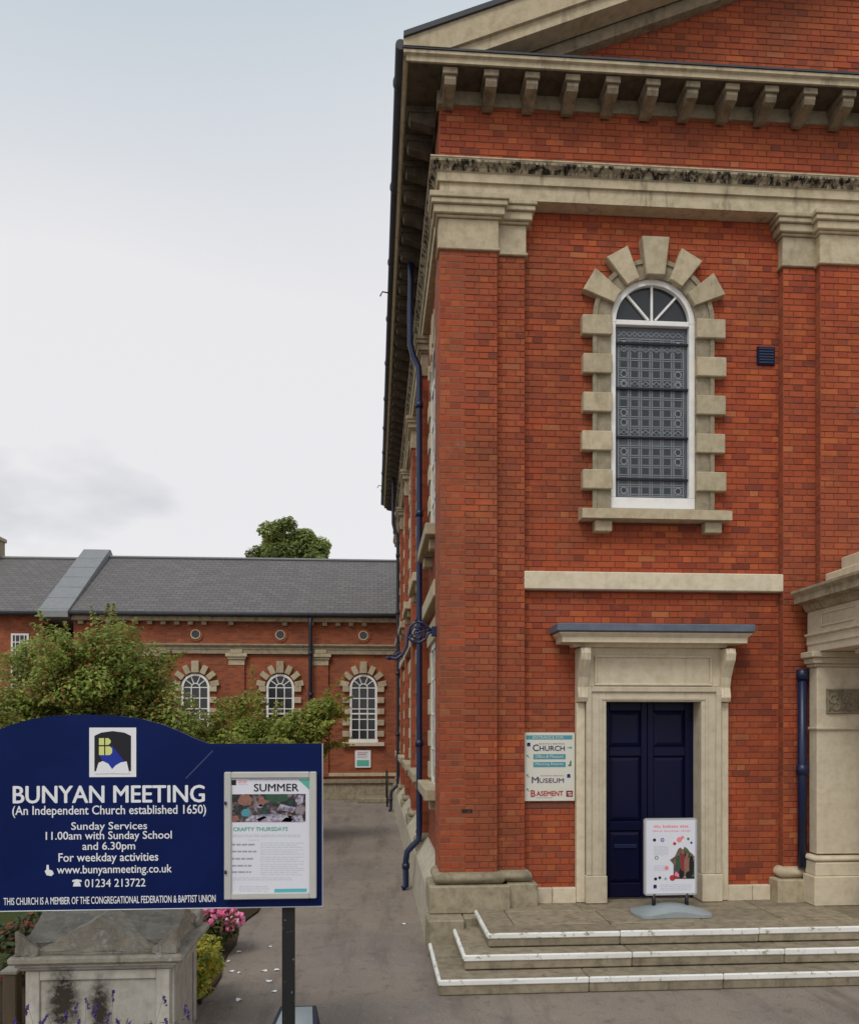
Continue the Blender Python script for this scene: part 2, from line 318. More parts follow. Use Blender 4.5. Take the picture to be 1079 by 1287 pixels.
def text(body, x, z, Y, mat, parent, width=None, height=None, align='C', bold=0, name='lettering', depth=.0015):
    cu = bpy.data.curves.new('t', 'FONT'); cu.body = body; cu.extrude = .0; cu.resolution_u = 3
    ob = bpy.data.objects.new('t', cu); col.objects.link(ob)
    dg = bpy.context.evaluated_depsgraph_get(); me = bpy.data.meshes.new_from_object(ob.evaluated_get(dg))
    bpy.data.objects.remove(ob); bpy.data.curves.remove(cu)
    co = np.empty(len(me.vertices)*3); me.vertices.foreach_get('co', co); co = co.reshape(-1, 3)
    mn, mxx = co.min(0), co.max(0); sx = width/(mxx[0]-mn[0]) if width else None; sz = height/(mxx[1]-mn[1]) if height else None
    sx = sx or sz; sz = sz or sx
    X = (co[:, 0]-mn[0])*sx; Z = (co[:, 1]-mn[1])*sz; W = (mxx[0]-mn[0])*sx
    X += x-(W/2 if align == 'C' else 0)
    tris = [tuple(p.vertices) for p in me.polygons]; mb = MB()
    for q, (dx, dz) in enumerate([(0, 0)] if not bold else [(0, 0), (-bold, 0), (bold, 0), (0, bold*.6), (0, -bold*.6)]):
        mb.add([(a+dx*(mxx[1]-mn[1])*sz, Y-.0002*q, b+z+dz*(mxx[1]-mn[1])*sz) for a, b in zip(X, Z)], tris)
    bpy.data.meshes.remove(me); return mb.build(name, mat, parent)
def poly(name, mat, parent, pts, Y):                     # flat print in the XZ plane, facing the street
    mb = MB(); mb.add([(x, Y, z) for x, z in pts], [tuple(range(len(pts)))]); return mb.build(name, mat, parent)
def rect(name, mat, parent, x0, x1, z0, z1, Y): return poly(name, mat, parent, [(x0, z0), (x1, z0), (x1, z1), (x0, z1)], Y)

# ------------------------------------------------------------------ the ground
MB().add([(-300, -60, 0), (300, -60, 0), (300, 500, 0), (-300, 500, 0)], [(0, 1, 2, 3)]).build('forecourt_ground', 'asphalt', kind='structure')
mb = MB(); pts = [(-1.63+.05*math.sin(y*1.7)+.04*math.sin(y*4.1), y) for y in np.arange(5.9, 22.5, .4)]
n = len(pts)
mb.add([(x, y, .03) for x, y in pts]+[(x, y, -.02) for x, y in pts]+[(-14, y, .05) for x, y in pts],
       [(i, i+1, 2*n+i+1, 2*n+i) for i in range(n-1)]+[(n+i, n+i+1, i+1, i) for i in range(n-1)]+[(0, 2*n, n)])
mb.build('planting_bed', 'soil', kind='structure')
m = NM('grass', .9, .15); m.color(m.mix(m.ramp(m.noise(40, 5, .8), (.3, 0.), (.7, 1.)), m.mix(m.noise(1.2, 4), (.03, .055, .014), (.06, .085, .022)), (.12, .14, .045))).bump(m.noise(60, 4, .8), 1, .04)
MB().add([(-14, 8.6, .062), (-3.9, 8.6, .056), (-3.7, 22, .056), (-14, 22, .062)], [(0, 1, 2, 3)]).build('lawn', 'grass', kind='structure')

# ------------------------------------------------------------------ the church
X0, YA, YB, YW, YEND, XM = .77, 9.30, 9.40, 9.50, 27.4, 8.0       # corner, pier / strip / wall planes, far end, centre line
XR = 2*XM-X0
church = thing('church', 'tall red brick church with stone pilasters, pediment and blue door', 'church', (XM, 18, 0))
WC, WHW, WZB, WZS = 3.385, .535, 5.24, 7.49          # window: centre, half width, bottom, springing
DX0, DX1, DZ0, DZ1 = 2.783, 3.953, .45, 2.87         # doorway
XS0, XS1 = 1.80, 4.985                                # wall field between the strips
TR = 22
# mortar bed walls, 7 mm behind the brick faces
MR = .007
wl = MB(); y0, y1 = YW+MR, YW+.4
wl.box(XS0-.05, WC-WHW-.1, y0, y1, 0, 10); wl.box(WC+WHW+.1, XS1+.05, y0, y1, 0, 10)
wl.box(WC-WHW-.1, WC+WHW+.1, y0, y1, 3.2, WZB-.05); wl.box(WC-WHW-.1, WC+WHW+.1, y0, y1, WZS+WHW+.25, 10)
a_ = arc(WC, WZS, WHW+.1, 0, PI, 24)
for i in range(24):
    (xa, za), (xb, zb) = a_[i], a_[i+1]; wl.prism([(xb, zb), (xa, za), (xa, WZS+WHW+.25), (xb, WZS+WHW+.25)], y0, y1)
wall = wl.build('front_wall', 'mortar', church)
rest = MB(); rest.box(X0+MR, 1.454-MR, YA+MR, YA+.6, 0, 8.95); rest.box(1.454-MR, XS0-MR, YB+MR, YB+.5, 0, 8.95)
rest.build('corner_pier', 'mortar', church)
rest = MB(); rest.box(XS1+MR, 5.40+MR, YB+MR, YB+.5, 0, 8.95); rest.box(5.40+MR, XR, YA+MR, YA+.6, 0, 8.95)
rest.build('inner_pier', 'mortar', church)
tz = lambda x, o: 10.28+o+(x-.33)*math.tan(R(TR))
mb = MB(); mb.prism([(1.2, 10.15), (XR-.4, 10.15), (XM, tz(XM, -.5))], YA+MR, YA+.4); mb.build('tympanum', 'mortar', church)
box('frieze', 'mortar', church, X0+.012, XR, YA+.0071, YA+.45, 9.0, 9.99)
for x_, ya_, yb_ in ((XS1+.001, YB+.004, YW+.006), (5.401, YA+.004, YB+.006)): box('pier_return', 'brick_side', church, x_, x_+.005, ya_, yb_, .8, 8.2)

# bricks: Flemish bond, every face its own box with small offsets
PAL = [((.405, .084, .031), 32), ((.37, .074, .029), 28), ((.325, .064, .029), 18), ((.45, .112, .036), 12), ((.26, .052, .028), 7), ((.18, .043, .029), 3), ((.45, .15, .06), 2)]
PALW = [w_ for _, w_ in PAL]
def tint(rg, dull=0):
    c = rg.choices(PAL, PALW)[0][0]; k = rg.uniform(.90, 1.10)
    g = (.27, .10, .055); return tuple((a*(1-dull)+b*dull)*k for a, b in zip(c, g))
BR = []       # (x0, x1, z0, z1, y, colour)
def field(xa, xb, za, zb, Y, hole=None, top=None, dull=0):
    n0 = int(math.floor(za/.075))
    for k in range(n0, int(math.ceil(zb/.075))):
        z0, z1 = max(k*.075, za), min(k*.075+.075, zb)
        if z1-z0 < .02: continue
        x = math.floor(xa/.3375)*.3375-.3375+(0.16875 if k % 2 else 0); i = 0
        while x < xb:
            wdt = .225 if i % 2 == 0 else .1125
            a, b = max(x, xa), min(x+wdt, xb); x += wdt; i += 1
            if b-a < .03: continue
            if hole and hole((a+b)/2, (z0+z1)/2, a, b): continue
            if top and z1 > top((a+b)/2): continue
            soot = dull*max(0, min(1, .55+.5*math.sin(z0*1.1+Y)+.35*math.sin(z0*3.7+2)))
            BR.append((a+.004, b-.004, z0+.004, z1-.004, Y+rnd.uniform(-.0015, .0025), tint(rnd, soot)))
def hole_w(x, z, a, b):
    if DX0-.28 < x < DX1+.28 and z < 3.45: return True
    if abs(x-WC) < WHW+.12 and WZB-.2 < z <= WZS: return True
    return (x-WC)**2+(z-WZS)**2 < (WHW+.12)**2 and z > WZS
field(X0, 1.454, .80, 8.20, YA, dull=.62); field(1.454, XS0, .80, 8.22, YB, dull=.35); field(XS0, XS1, .56, 8.80, YW, hole_w)
field(XS1, 5.40, .80, 8.22, YB, dull=.25); field(5.40, 9.0, .80, 8.20, YA, lambda x, z, a, b: False, dull=.3)
field(X0, 11.0, 9.16, 9.90, YA, dull=.25)
field(1.9, 11.0, 10.16, 13.1, YA, None, lambda x: tz(min(x, 2*XM-x), -.5), dull=.15)
def depth(b): return .5*(b[0]+b[1])*ST+b[4]*CT
nearest = sorted([b for b in BR if b[1]-b[0] > .2 and b[3]-b[2] > .06 and b[2] < 8.1 and b[2] > .7], key=lambda b: (round(depth(b), 1), b[2]))[:300]
ns = set(id(b) for b in nearest)
def brick_mesh(name, bs, origin=None):
    v, f, cs = [], [], []
    for (a, b, z0, z1, y, cl) in bs:
        k = len(v); e = .0035; j = [rnd.uniform(-.0012, .0012) for _ in range(4)]
        v += [(a, y+.02, z0), (b, y+.02, z0), (b, y+.02, z1), (a, y+.02, z1), (a, y+e, z0), (b, y+e, z0), (b, y+e, z1), (a, y+e, z1),
              (a+e, y+j[0], z0+e), (b-e, y+j[1], z0+e), (b-e, y+j[2], z1-e), (a+e, y+j[3], z1-e)]
        q = [(8, 9, 10, 11), (4, 5, 9, 8), (5, 6, 10, 9), (6, 7, 11, 10), (7, 4, 8, 11), (0, 1, 5, 4), (1, 2, 6, 5), (2, 3, 7, 6), (3, 0, 4, 7)]
        f += [tuple(k+i for i in t) for t in q]; cs += [cl]*len(q)
    if origin: v = [tuple(p[i]-origin[i] for i in range(3)) for p in v]
    me = bpy.data.meshes.new(name); me.from_pydata(v, [], f); me.materials.append(MATS['brick'])
    at = me.color_attributes.new('tint', 'FLOAT_COLOR', 'CORNER')
    at.data.foreach_set('color', np.repeat(np.array([(*c_, 1) for c_ in cs], dtype=np.float32), 4, axis=0).ravel()); me.update(); return me
link('brickwork', brick_mesh('brickwork', [b for b in BR if id(b) not in ns]), wall, kind='stuff')
variants = [brick_mesh('brick', [(-.1085, .1085, -.0335, .0335, 0, tint(rnd, .62*rnd.random()))]) for _ in range(48)]
for b in nearest:
    o = link('brick', rnd.choice(variants), wall, loc=((b[0]+b[1])/2, b[4], (b[2]+b[3])/2))
    o.scale.x = (b[1]-b[0])/.217; o.scale.z = (b[3]-b[2])/.067

# side wall: recessed bays between pilasters
XSW = X0+.10
box('side_wall', 'brick_side', church, XSW, XSW+.4, YA+.62, YEND, 0, 9.99)
box('corner_return', 'brick_side', church, X0, X0+.3, YA+.004, YA+.70, .8, 8.2)
box('frieze', 'brick_side', church, X0+.001, X0+.011, YA+.006, YA+.455, 9.16, 9.99); box('frieze', 'brick_side', church, X0, X0+.35, YA+.46, YEND, 9.16, 9.99)
PIL = [12.72, 16.05, 19.4, 22.75, 26.1]; PW = .62
for y in PIL: box('pilaster', 'brick_side', church, X0, XSW-.002, y, y+PW, .8, 8.2)
# entablature, cornice
mb = MB(); mb.corner([(-.25, 8.785), (.0, 8.785), (.0, 8.955), (.03, 8.957), (.03, 9.06), (.045, 9.065), (.055, 9.10), (.105, 9.14), (.105, 9.175), (.115, 9.18), (.115, 9.195), (-.02, 9.235), (-.25, 9.235)], XR, X0, YA, YEND)
mb.build('entablature', 'stone_entab', church)
mb = MB(); mb.corner([(.02, 9.067), (.049, 9.068), (.060, 9.10), (.1085, 9.141), (.1085, 9.165), (.02, 9.165)], XR, X0, YA, YEND); mb.build('streaked_mould', 'stone_streak', church)
box('bed_band', 'stone_dirty', church, X0-.03, XR, YA-.03, YA+.1, 9.86, 10.03, c=.006)
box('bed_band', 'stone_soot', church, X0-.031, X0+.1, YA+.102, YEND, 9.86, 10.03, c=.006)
mb = MB(); mb.corner([(-.2, 10.02), (.41, 10.02), (.41, 10.075), (.44, 10.09), (.44, 10.125), (-.2, 10.16)], XR+.44, X0, YA, YEND)
mb.build('cornice', 'stone_entab', church)
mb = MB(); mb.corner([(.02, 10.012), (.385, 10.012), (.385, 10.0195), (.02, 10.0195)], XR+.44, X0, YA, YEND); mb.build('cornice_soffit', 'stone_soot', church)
mb = MB(); mb.corner([(.15, 10.146), (.452, 10.13), (.452, 10.152), (.15, 10.175)], XR+.44, X0, YA, YEND); mb.build('cornice_lead', 'gutter_metal', church)
mod = MB(); mod.cbox(-.085, .085, -.34, 0, -.075, 0, .006)
sc = [(-.315, -.075), (-.32, -.12), (-.30, -.17), (-.24, -.185), (-.16, -.20), (-.05, -.235), (0, -.235), (0, -.075)]
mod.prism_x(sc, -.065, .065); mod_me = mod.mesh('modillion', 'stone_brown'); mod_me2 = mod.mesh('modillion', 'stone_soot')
xs = [.86+.468*i for i in range(31)]
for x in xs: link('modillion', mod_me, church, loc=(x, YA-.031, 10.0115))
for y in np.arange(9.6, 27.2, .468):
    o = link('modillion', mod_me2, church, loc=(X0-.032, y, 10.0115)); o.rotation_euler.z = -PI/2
# raking cornice of the pediment (left and right half)
def rake(nm, mat, y0, y1, o0, o1, zc, top_lift=0):
    mb = MB()
    for sgn in (1, -1):
        xl = .33; lo = lambda x: tz(x, o0); hi = lambda x: tz(x, o1)
        xs_ = max(xl, xl+(zc-tz(xl, o0))/math.tan(R(TR)))
        xh = max(xl, xl+(zc-tz(xl, o1))/math.tan(R(TR)))
        p = [(xh, max(zc, hi(xl))), (xs_, max(zc, lo(xl)))] + [(XM, lo(XM)), (XM, hi(XM))]
        if xh == xl and zc > lo(xl): p = [(xl, zc)]+[(xs_, zc), (XM, lo(XM)), (XM, hi(XM)), (xl, hi(xl))]
        if sgn < 0: p = [(2*XM-x, z) for x, z in p][::-1]
        mb.prism(p, y0, y1)
    return mb.build(nm, mat, church)
rake('raking_cornice', 'stone', YA-.46, YA-.20, -.34, -.06, 10.15)
rake('raking_fascia', 'stone', YA-.42, YA-.16, -.47, -.342, 10.15)
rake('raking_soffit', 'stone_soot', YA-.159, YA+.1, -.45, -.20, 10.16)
rake('raking_bed_mould', 'stone_dirty', YA-.12, YA+.01, -.60, -.451, 10.16)
rake('raking_lead', 'gutter_metal', YA-.49, YA+.2, -.058, .0, 10.15)
mb = MB()
for sgn in (1, -1):
    p = [(.33, tz(.33, -.1)), (XM, tz(XM, -.1)), (XM, tz(XM, -.02)), (.33, tz(.33, -.02))]
    if sgn < 0: p = [(2*XM-x, z) for x, z in p][::-1]
    mb.prism(p, YA+.201, YEND)
mb.build('roof', 'slate', church)
# gutter on the side eave
gt = MB(); gt.tube([(X0-.47, YA-.44, 10.17), (X0-.47, YEND, 10.17)], .06, 10); gut = gt.build('gutter', 'gutter_metal', church)
for y in np.arange(9.4, 27, 1.83):
    MB().tube([(X0-.47, y-.04, 10.17), (X0-.47, y+.04, 10.17)], .075, 10).build('gutter_joint', 'gutter_metal', gut)
for y in (13.9, 25.2): MB().tube([(X0-.5, y, 10.12), (X0-.62, y, 10.14), (X0-.66, y, 10.06)], .012, 6).build('gutter_spike', 'gutter_metal', gut)

# capitals
def capital(x0, x1, yf, parent, dz=0, x_in=None, mat='stone'):
    mb = MB()
    def lay(d, z0, z1, c=.008): mb.cbox(x0-d, x1+d, yf-d, yf+.22, z0+dz, z1+dz, c)
    lay(.03, 8.165, 8.20); lay(.012, 8.20, 8.53); lay(.04, 8.53, 8.56); lay(.075, 8.56, 8.655); lay(.105, 8.655, 8.715); lay(.125, 8.715, 8.785-dz-.002)
    return mb.build('capital', mat, parent)
capital(X0, 1.454, YA-.001, church); capital(1.40, XS0, YB-.001, church, .015)
capital(XS1, 5.46, YB-.001, church, .02); capital(5.40, 7.0, YA-.001, church, .01)
for y in PIL:
    mb = MB()
    for d, z0, z1 in ((.03, 8.165, 8.20), (.012, 8.20, 8.53), (.04, 8.53, 8.56), (.075, 8.56, 8.655), (.105, 8.655, 8.715), (.125, 8.715, 8.782)):
        mb.cbox(X0-d, XSW+.02, y-d, y+PW+d, z0, z1, .006)
    mb.build('capital', 'stone', church)
# bases
def torus(mb, x0, x1, y0, y1, zc, r):                    # half-round roll round three sides
    ring = [(0, r)]+[(r*math.sin(a), r*math.cos(a)) for a in np.linspace(0, PI, 9)[1:-1]]+[(0, -r)]
    loop = [(x0, y1, -1, 0), (x0, y0, -1, -1), (x1, y0, 1, -1), (x1, y1, 1, 0)]
    v = []; n = len(ring)
    for (x, y, ax, ay) in loop: v += [(x+ax*d, y+ay*d, zc+h) for d, h in ring]
    mb.add(v, [(k*n+i, k*n+i+1, k*n+n+i+1, k*n+n+i) for k in range(3) for i in range(n-1)], True)
    mb.add([(x0, y1, zc+r), (x0, y0, zc+r), (x1, y0, zc+r), (x1, y1, zc+r)], [(0, 1, 2, 3)])
def base(x0, x1, yf, yb, mat='stone_dirty', side=False):
    mb = MB(); torus(mb, x0-.005, x1+.005, yf-.005, yb, .79, .07); mb.build('base_roll', mat, church)
    mb = MB(); mb.cbox(x0-.13, x1+.13, yf-.13, yb, .40, .718, .012); mb.build('base_block', mat, church)
base(X0, 1.454, YA, YA+.5); base(1.50, XS0, YB, YB+.3); base(XS1, 5.35, YB, YB+.3, 'stone'); base(5.42, 7.0, YA, YA+.4, 'stone')
for y in PIL:
    mb = MB(); ring = [(r_*.07, .79+h*.07) for r_, h in [(0, 1), (.5, .87), (.87, .5), (1, 0), (.87, -.5), (.5, -.87), (0, -1)]]
    v = []; lp = [(XSW+.02, y, 0, -1), (X0, y, -1, -1), (X0, y+PW, -1, 1), (XSW+.02, y+PW, 0, 1)]
    for (x, yy, ax, ay) in lp: v += [(x+ax*d, yy+ay*d, z) for d, z in ring]
    n = len(ring); mb.add(v, [(k*n+i, k*n+n+i, k*n+n+i+1, k*n+i+1) for k in range(3) for i in range(n-1)], True); mb.build('base_roll', 'stone_dirty', church)
    box('base_block', 'stone_dirty', church, X0-.10, XSW+.02, y-.08, y+PW+.08, .42, .72, c=.01)
for xa, xb in ((XS0+.135, 2.14), (2.144, 2.43), (4.31, 4.62), (4.624, XS1-.135)):
    box('plinth_stone', 'stone_door', church, xa, xb-.002, YW-.06, YW+.1, .44, .628, c=.006)
# side plinth, rendered and battered
mb = MB(); mb.prism([(.615, 0), (X0+.3, 0), (X0+.3, .60), (.70, .60), (.66, .54)], YA+.02, YEND); mb.build('side_plinth', 'render_plinth', church)
mb = MB(); mb.prism([(.70, .602), (X0+.2, .602), (X0+.2, .80), (.845, .80)], YA+.52, YEND); mb.build('side_plinth_weathering', 'render_plinth', church)
box('footing', 'stone_dirty', church, .60, 1.02, YA-.42, YA+.018, 0, .398, c=.015)
box('footing', 'stone_dirty', church, 1.024, 1.6, YA-.30, YA+.018, 0, .397, c=.015)

# front window
win = box('window', 'white_paint', church, WC-WHW+.0, WC+WHW, 9.475, 9.60, WZB-.02, WZB+.115, c=.006)      # bottom rail carries the rest
FW = .078
mb = MB(); mb.cbox(WC-WHW-.01, WC-WHW+FW, 9.48, 9.60, WZB+.117, WZS, .006); mb.cbox(WC+WHW-FW, WC+WHW+.01, 9.48, 9.60, WZB+.117, WZS, .006)
o_, i_ = arc(WC, WZS, WHW+.01, 0, PI, 32), arc(WC, WZS, WHW-FW, 0, PI, 32)
for k in range(32): mb.prism([i_[k+1], i_[k], o_[k], o_[k+1]], 9.48, 9.60)
mb.build('frame', 'white_paint', win)
box('transom', 'white_paint', win, WC-WHW+FW, WC+WHW-FW, 9.488, 9.58, WZS-.032, WZS+.03, c=.006)
for a in (48, 90, 132):
    ca, sa = math.cos(R(a)), math.sin(R(a)); r0, r1, h = .06 if a != 90 else .03, WHW-FW+.01, .013
    MB().prism([(WC+r0*ca+h*sa, WZS+r0*sa-h*ca), (WC+r1*ca+h*sa, WZS+r1*sa-h*ca), (WC+r1*ca-h*sa, WZS+r1*sa+h*ca), (WC+r0*ca-h*sa, WZS+r0*sa+h*ca)], 9.51, 9.56).build('glazing_bar', 'white_paint', win)
GX0, GX1 = WC-WHW+FW, WC+WHW-FW
edges = [0, 48, 90, 132, 180]
for k in range(4):
    pts = [(WC, WZS+.02)]+[(x, max(z, WZS+.02)) for x, z in arc(WC, WZS, WHW-FW+.005, R(edges[k]), R(edges[k+1]), 8)]
    MB().prism(pts, 9.54, 9.55).build('pane', 'glass_dark', win)
barz = [P(820, v, 9.54)[1] for v in (623, 603.5, 551, 490, 433.5)]; zt = WZS-.03
zs = [WZB+.11]+barz[1:]+[zt]
for k in range(5):
    rect('pane', 'glass_leaded', win, GX0, GX1, zs[k], zs[k+1], 9.545)
for z in zs[1:-1]: box('saddle_bar', 'saddle_bar', win, GX0-.005, GX1+.03, 9.512, 9.53, z-.012, z+.012)
# leading: paired vertical and horizontal cames with rings and zigzag bands
cm = MB(); LY = 9.538
def bar2(xa, za, xb, zb, h=.0045):
    dx, dz = xb-xa, zb-za; l = math.hypot(dx, dz); nx, nz_ = -dz/l*h, dx/l*h
    cm.prism([(xa-nx, za-nz_), (xb-nx, zb-nz_), (xb+nx, zb+nz_), (xa+nx, za+nz_)], LY, LY+.006)
cw = (GX1-GX0-.10)/6
cols_ = [GX0+.05+cw*i for i in range(7)]
for i, x in enumerate(cols_):
    for d in ((-.014, .014) if 0 < i < 6 else (0,)): bar2(x+d, WZB+.15, x+d, zt-.15)
rows = np.linspace(WZB+.16, zt-.16, 17); zig = {4, 8, 12}
for k, z in enumerate(rows):
    for d in (-.012, .012): bar2(cols_[0], z+d, cols_[6], z+d, .004)
def ringm(x, z, r):
    p = arc(x, z, r, 0, 2*PI, 10); q = arc(x, z, r-.012, 0, 2*PI, 10)
    for i in range(10): cm.prism([q[i+1], q[i], p[i], p[i+1]], LY-.001, LY+.004)
for k in range(16):
    if k % 4 in (0, 3):
        for ci in (0, 5): ringm(cols_[ci]+cw/2, (rows[k]+rows[k+1])/2, .045)
for zb_ in (zt-.09, zs[2]+.07, zs[3]+.07, zs[4]-.07):
    for i in range(12):
        x = cols_[0]+i*cw/2; bar2(x, zb_+(.03 if i % 2 else -.03), x+cw/2, zb_+(-.03 if i % 2 else .03)); bar2(x, zb_+.03*(-1 if i % 2 else 1), x+cw/2, zb_-.03*(-1 if i % 2 else 1), .003)
qd = MB()
for k in range(16):
    for ci in range(6):
        xq, zq = cols_[ci]+cw/2, (rows[k]+rows[k+1])/2; hx, hz = cw*.27, (rows[1]-rows[0])*.27
        if min(abs(zq-z) for z in zs[1:-1]) > .05: qd.add([(xq-hx, 9.5425, zq-hz), (xq+hx, 9.5425, zq-hz), (xq+hx, 9.5425, zq+hz), (xq-hx, 9.5425, zq+hz)], [(0, 1, 2, 3)])
qd.build('quarries', 'glass_quarry', win, kind='stuff')
cm.build('leading', 'leading', win, kind='stuff')
# stone surround
mb = MB()
for s_ in (-1, 1):
    xa, xb = sorted((WC+s_*(WHW-.012), WC+s_*.745)); mb.box(xa, xb, 9.45, 9.62, WZB-.04, WZS)
    xa, xb = sorted((WC+s_*.70, WC+s_*.755)); mb.cbox(xa, xb, 9.43, 9.449, WZB-.04, WZS, .006)
for r0, r1, yf in ((WHW-.012, .745, 9.45), (.70, .755, 9.43)):
    o_, i_ = arc(WC, WZS, r1, 0, PI, 32), arc(WC, WZS, r0, 0, PI, 32)
    for k in range(32): mb.prism([i_[k+1], i_[k], o_[k], o_[k+1]], yf, 9.62 if yf > 9.44 else 9.449)
mb.build('surround', 'stone_dirty', win)
for s_ in (-1, 1):
    for k in range(5):
        z = 7.29-.465*k; j = rnd.uniform(-.008, .008)
        xa, xb = sorted((WC+s_*(WHW-.014), WC+s_*(.885+j))); box('quoin', 'stone', win, xa, xb, 9.40+rnd.uniform(-.004, .004), 9.60, z, z+.235, c=.01)
for a in (30, 60, 90, 120, 150):
    ca, sa = math.cos(R(a)), math.sin(R(a)); r0, r1 = WHW-.014, .93 if a != 90 else .985; h0, h1 = (.085, .15) if a != 90 else (.115, .17)
    pt = lambda r, h: (WC+r*ca+h*sa, WZS+r*sa-h*ca)
    y_ = 9.395 if a != 90 else 9.36
    q = [pt(r0, h0), pt(r1, h1), pt(r1, -h1), pt(r0, -h0)]; cx_ = sum(p[0] for p in q)/4; cz_ = sum(p[1] for p in q)/4
    qi = [(cx_+(x-cx_)*.93, cz_+(z-cz_)*.955) for x, z in q]
    mb = MB(); mb.add([(x, y_+.012, z) for x, z in q]+[(x, y_, z) for x, z in qi]+[(x, 9.60, z) for x, z in q],
        [(4, 5, 6, 7)]+[(i, (i+1) % 4, 4+(i+1) % 4, 4+i) for i in range(4)]+[(8+i, 8+(i+1) % 4, (i+1) % 4, i) for i in range(4)])
    mb.build('voussoir', 'stone', win)
mb = MB(); mb.prism_x([(9.30, 5.055), (9.30, 5.165), (9.50, 5.225), (9.66, 5.225), (9.66, 5.055)][::-1], WC-.915, WC+.915); mb.build('sill', 'stone', win)
for x in (2.665, 4.02):
    box('corbel', 'stone', win, x-.02, x+.19, 9.38, 9.52, 4.915, 5.053, c=.01)

# string course, vent grille
box('string_course', 'stone_door', church, XS0-.02, XS1+.012, YW-.10, YW+.05, 4.215, 4.432, c=.012)
vx0, vx1, vz0, vz1 = 4.70, 4.925, 7.02, 7.245
gr = box('air_brick', 'navy_door', church, vx0, vx1, YW-.02, YW+.02, vz0, vz1, c=.004)
for k in range(6): box('louvre', 'blue_iron', gr, vx0+.02, vx1-.02, YW-.028, YW-.019, vz0+.02+k*.034, vz0+.038+k*.034)
box('tie_plate', 'black_iron', church, P(580, 1018, YA)[0], P(593, 1018, YA)[0], YA-.008, YA+.02, P(586, 1021, YA)[1], P(586, 1017, YA)[1])

# doorcase
dc = MB()
for xa, xb in ((2.54, DX0), (DX1, 4.19)): dc.cbox(xa, xb, 9.385, 9.70, .785, 2.99, .006)
dc.cbox(DX0, DX1, 9.385, 9.70, DZ1, 2.99, .006)
case = dc.build('doorcase', 'stone_door', church)
mb = MB()                                              # raised outer moulding of the architrave
mb.cbox(2.535, 2.60, 9.36, 9.384, .785, 3.05, .008); mb.cbox(4.13, 4.195, 9.36, 9.384, .785, 3.05, .008); mb.cbox(2.60, 4.13, 9.36, 9.384, 2.985, 3.05, .008)
mb.cbox(2.70, 2.735, 9.372, 9.3845, .785, 2.92, .004); mb.cbox(4.0, 4.035, 9.372, 9.3845, .785, 2.92, .004); mb.cbox(2.735, 4.0, 9.372, 9.3845, 2.89, 2.92, .004)
mb.build('architrave', 'stone_door', case)
for xa, xb in ((2.525, DX0+.002), (DX1-.002, 4.205)): box('base_block', 'stone_door', case, xa, xb, 9.345, 9.69, .452, .783, c=.008)
for xa, xb in ((2.43, 2.534), (4.196, 4.31)): box('pilaster_strip', 'stone_door', case, xa, xb, 9.425, 9.52, .452, 2.86, c=.006)
box('frieze_panel', 'stone_door', case, 2.535, 4.195, 9.40, 9.60, 3.052, 3.52, c=.004)
mb = MB(); mb.cbox(2.64, 4.09, 9.375, 9.399, 3.40, 3.43, .008); mb.cbox(2.64, 2.67, 9.375, 9.399, 3.09, 3.40, .008); mb.cbox(4.06, 4.09, 9.375, 9.399, 3.09, 3.40, .008); mb.cbox(2.64, 4.09, 9.375, 9.399, 3.06, 3.09, .008)
mb.build('panel_mould', 'stone_door', case)
for xa, xb in ((2.43, 2.545), (4.185, 4.30)):
    sp = [(9.50, 3.50), (9.22, 3.50), (9.20, 3.44), (9.215, 3.36), (9.27, 3.27), (9.33, 3.16), (9.36, 3.04), (9.345, 2.97), (9.335, 2.92), (9.36, 2.87), (9.50, 2.86)]
    mb = MB(); mb.prism_x(sp[::-1], xa, xb)
    mb.prism_x([(y-.012, z) for y, z in sp[1:-1]][::-1]+[(9.40, 3.49)], xa+.035, xb-.035)
    mb.build('console', 'stone_door', case)
hp = [(9.50, 3.52), (9.34, 3.52), (9.32, 3.555), (9.16, 3.56), (9.16, 3.62), (9.12, 3.66), (9.12, 3.675), (9.50, 3.675)]
hm = MB()
def hood_sec(x0, x1, prof):                             # moulding with returned ends
    n = len(prof); v = []
    for (y, z) in prof: v.append((x0+(9.5-9.12)-(9.5-y), y, z))
    for (y, z) in prof: v.append((x1-(9.5-9.12)+(9.5-y), y, z))
    hm.add(v, [(i, i+1, n+i+1, n+i) for i in range(n-1)]+[tuple(range(n-1, -1, -1)), tuple(range(n, 2*n))])
    hm.add([(x0+.38-(9.5-y), y, z) for y, z in prof]+[(x0+.38-(9.5-y), 9.5, z) for y, z in prof], [(n+i, n+i+1, i+1, i) for i in range(n-1)])
    hm.add([(x1-.38+(9.5-y), y, z) for y, z in prof]+[(x1-.38+(9.5-y), 9.5, z) for y, z in prof], [(i, i+1, n+i+1, n+i) for i in range(n-1)])
hood_sec(2.155, 4.46, hp); hood = hm.build('hood', 'stone_door', case)
mb = MB(); mb.cbox(2.12, 4.49, 9.085, 9.52, 3.68, 3.775, .012); mb.build('hood_lead', 'lead', hood)
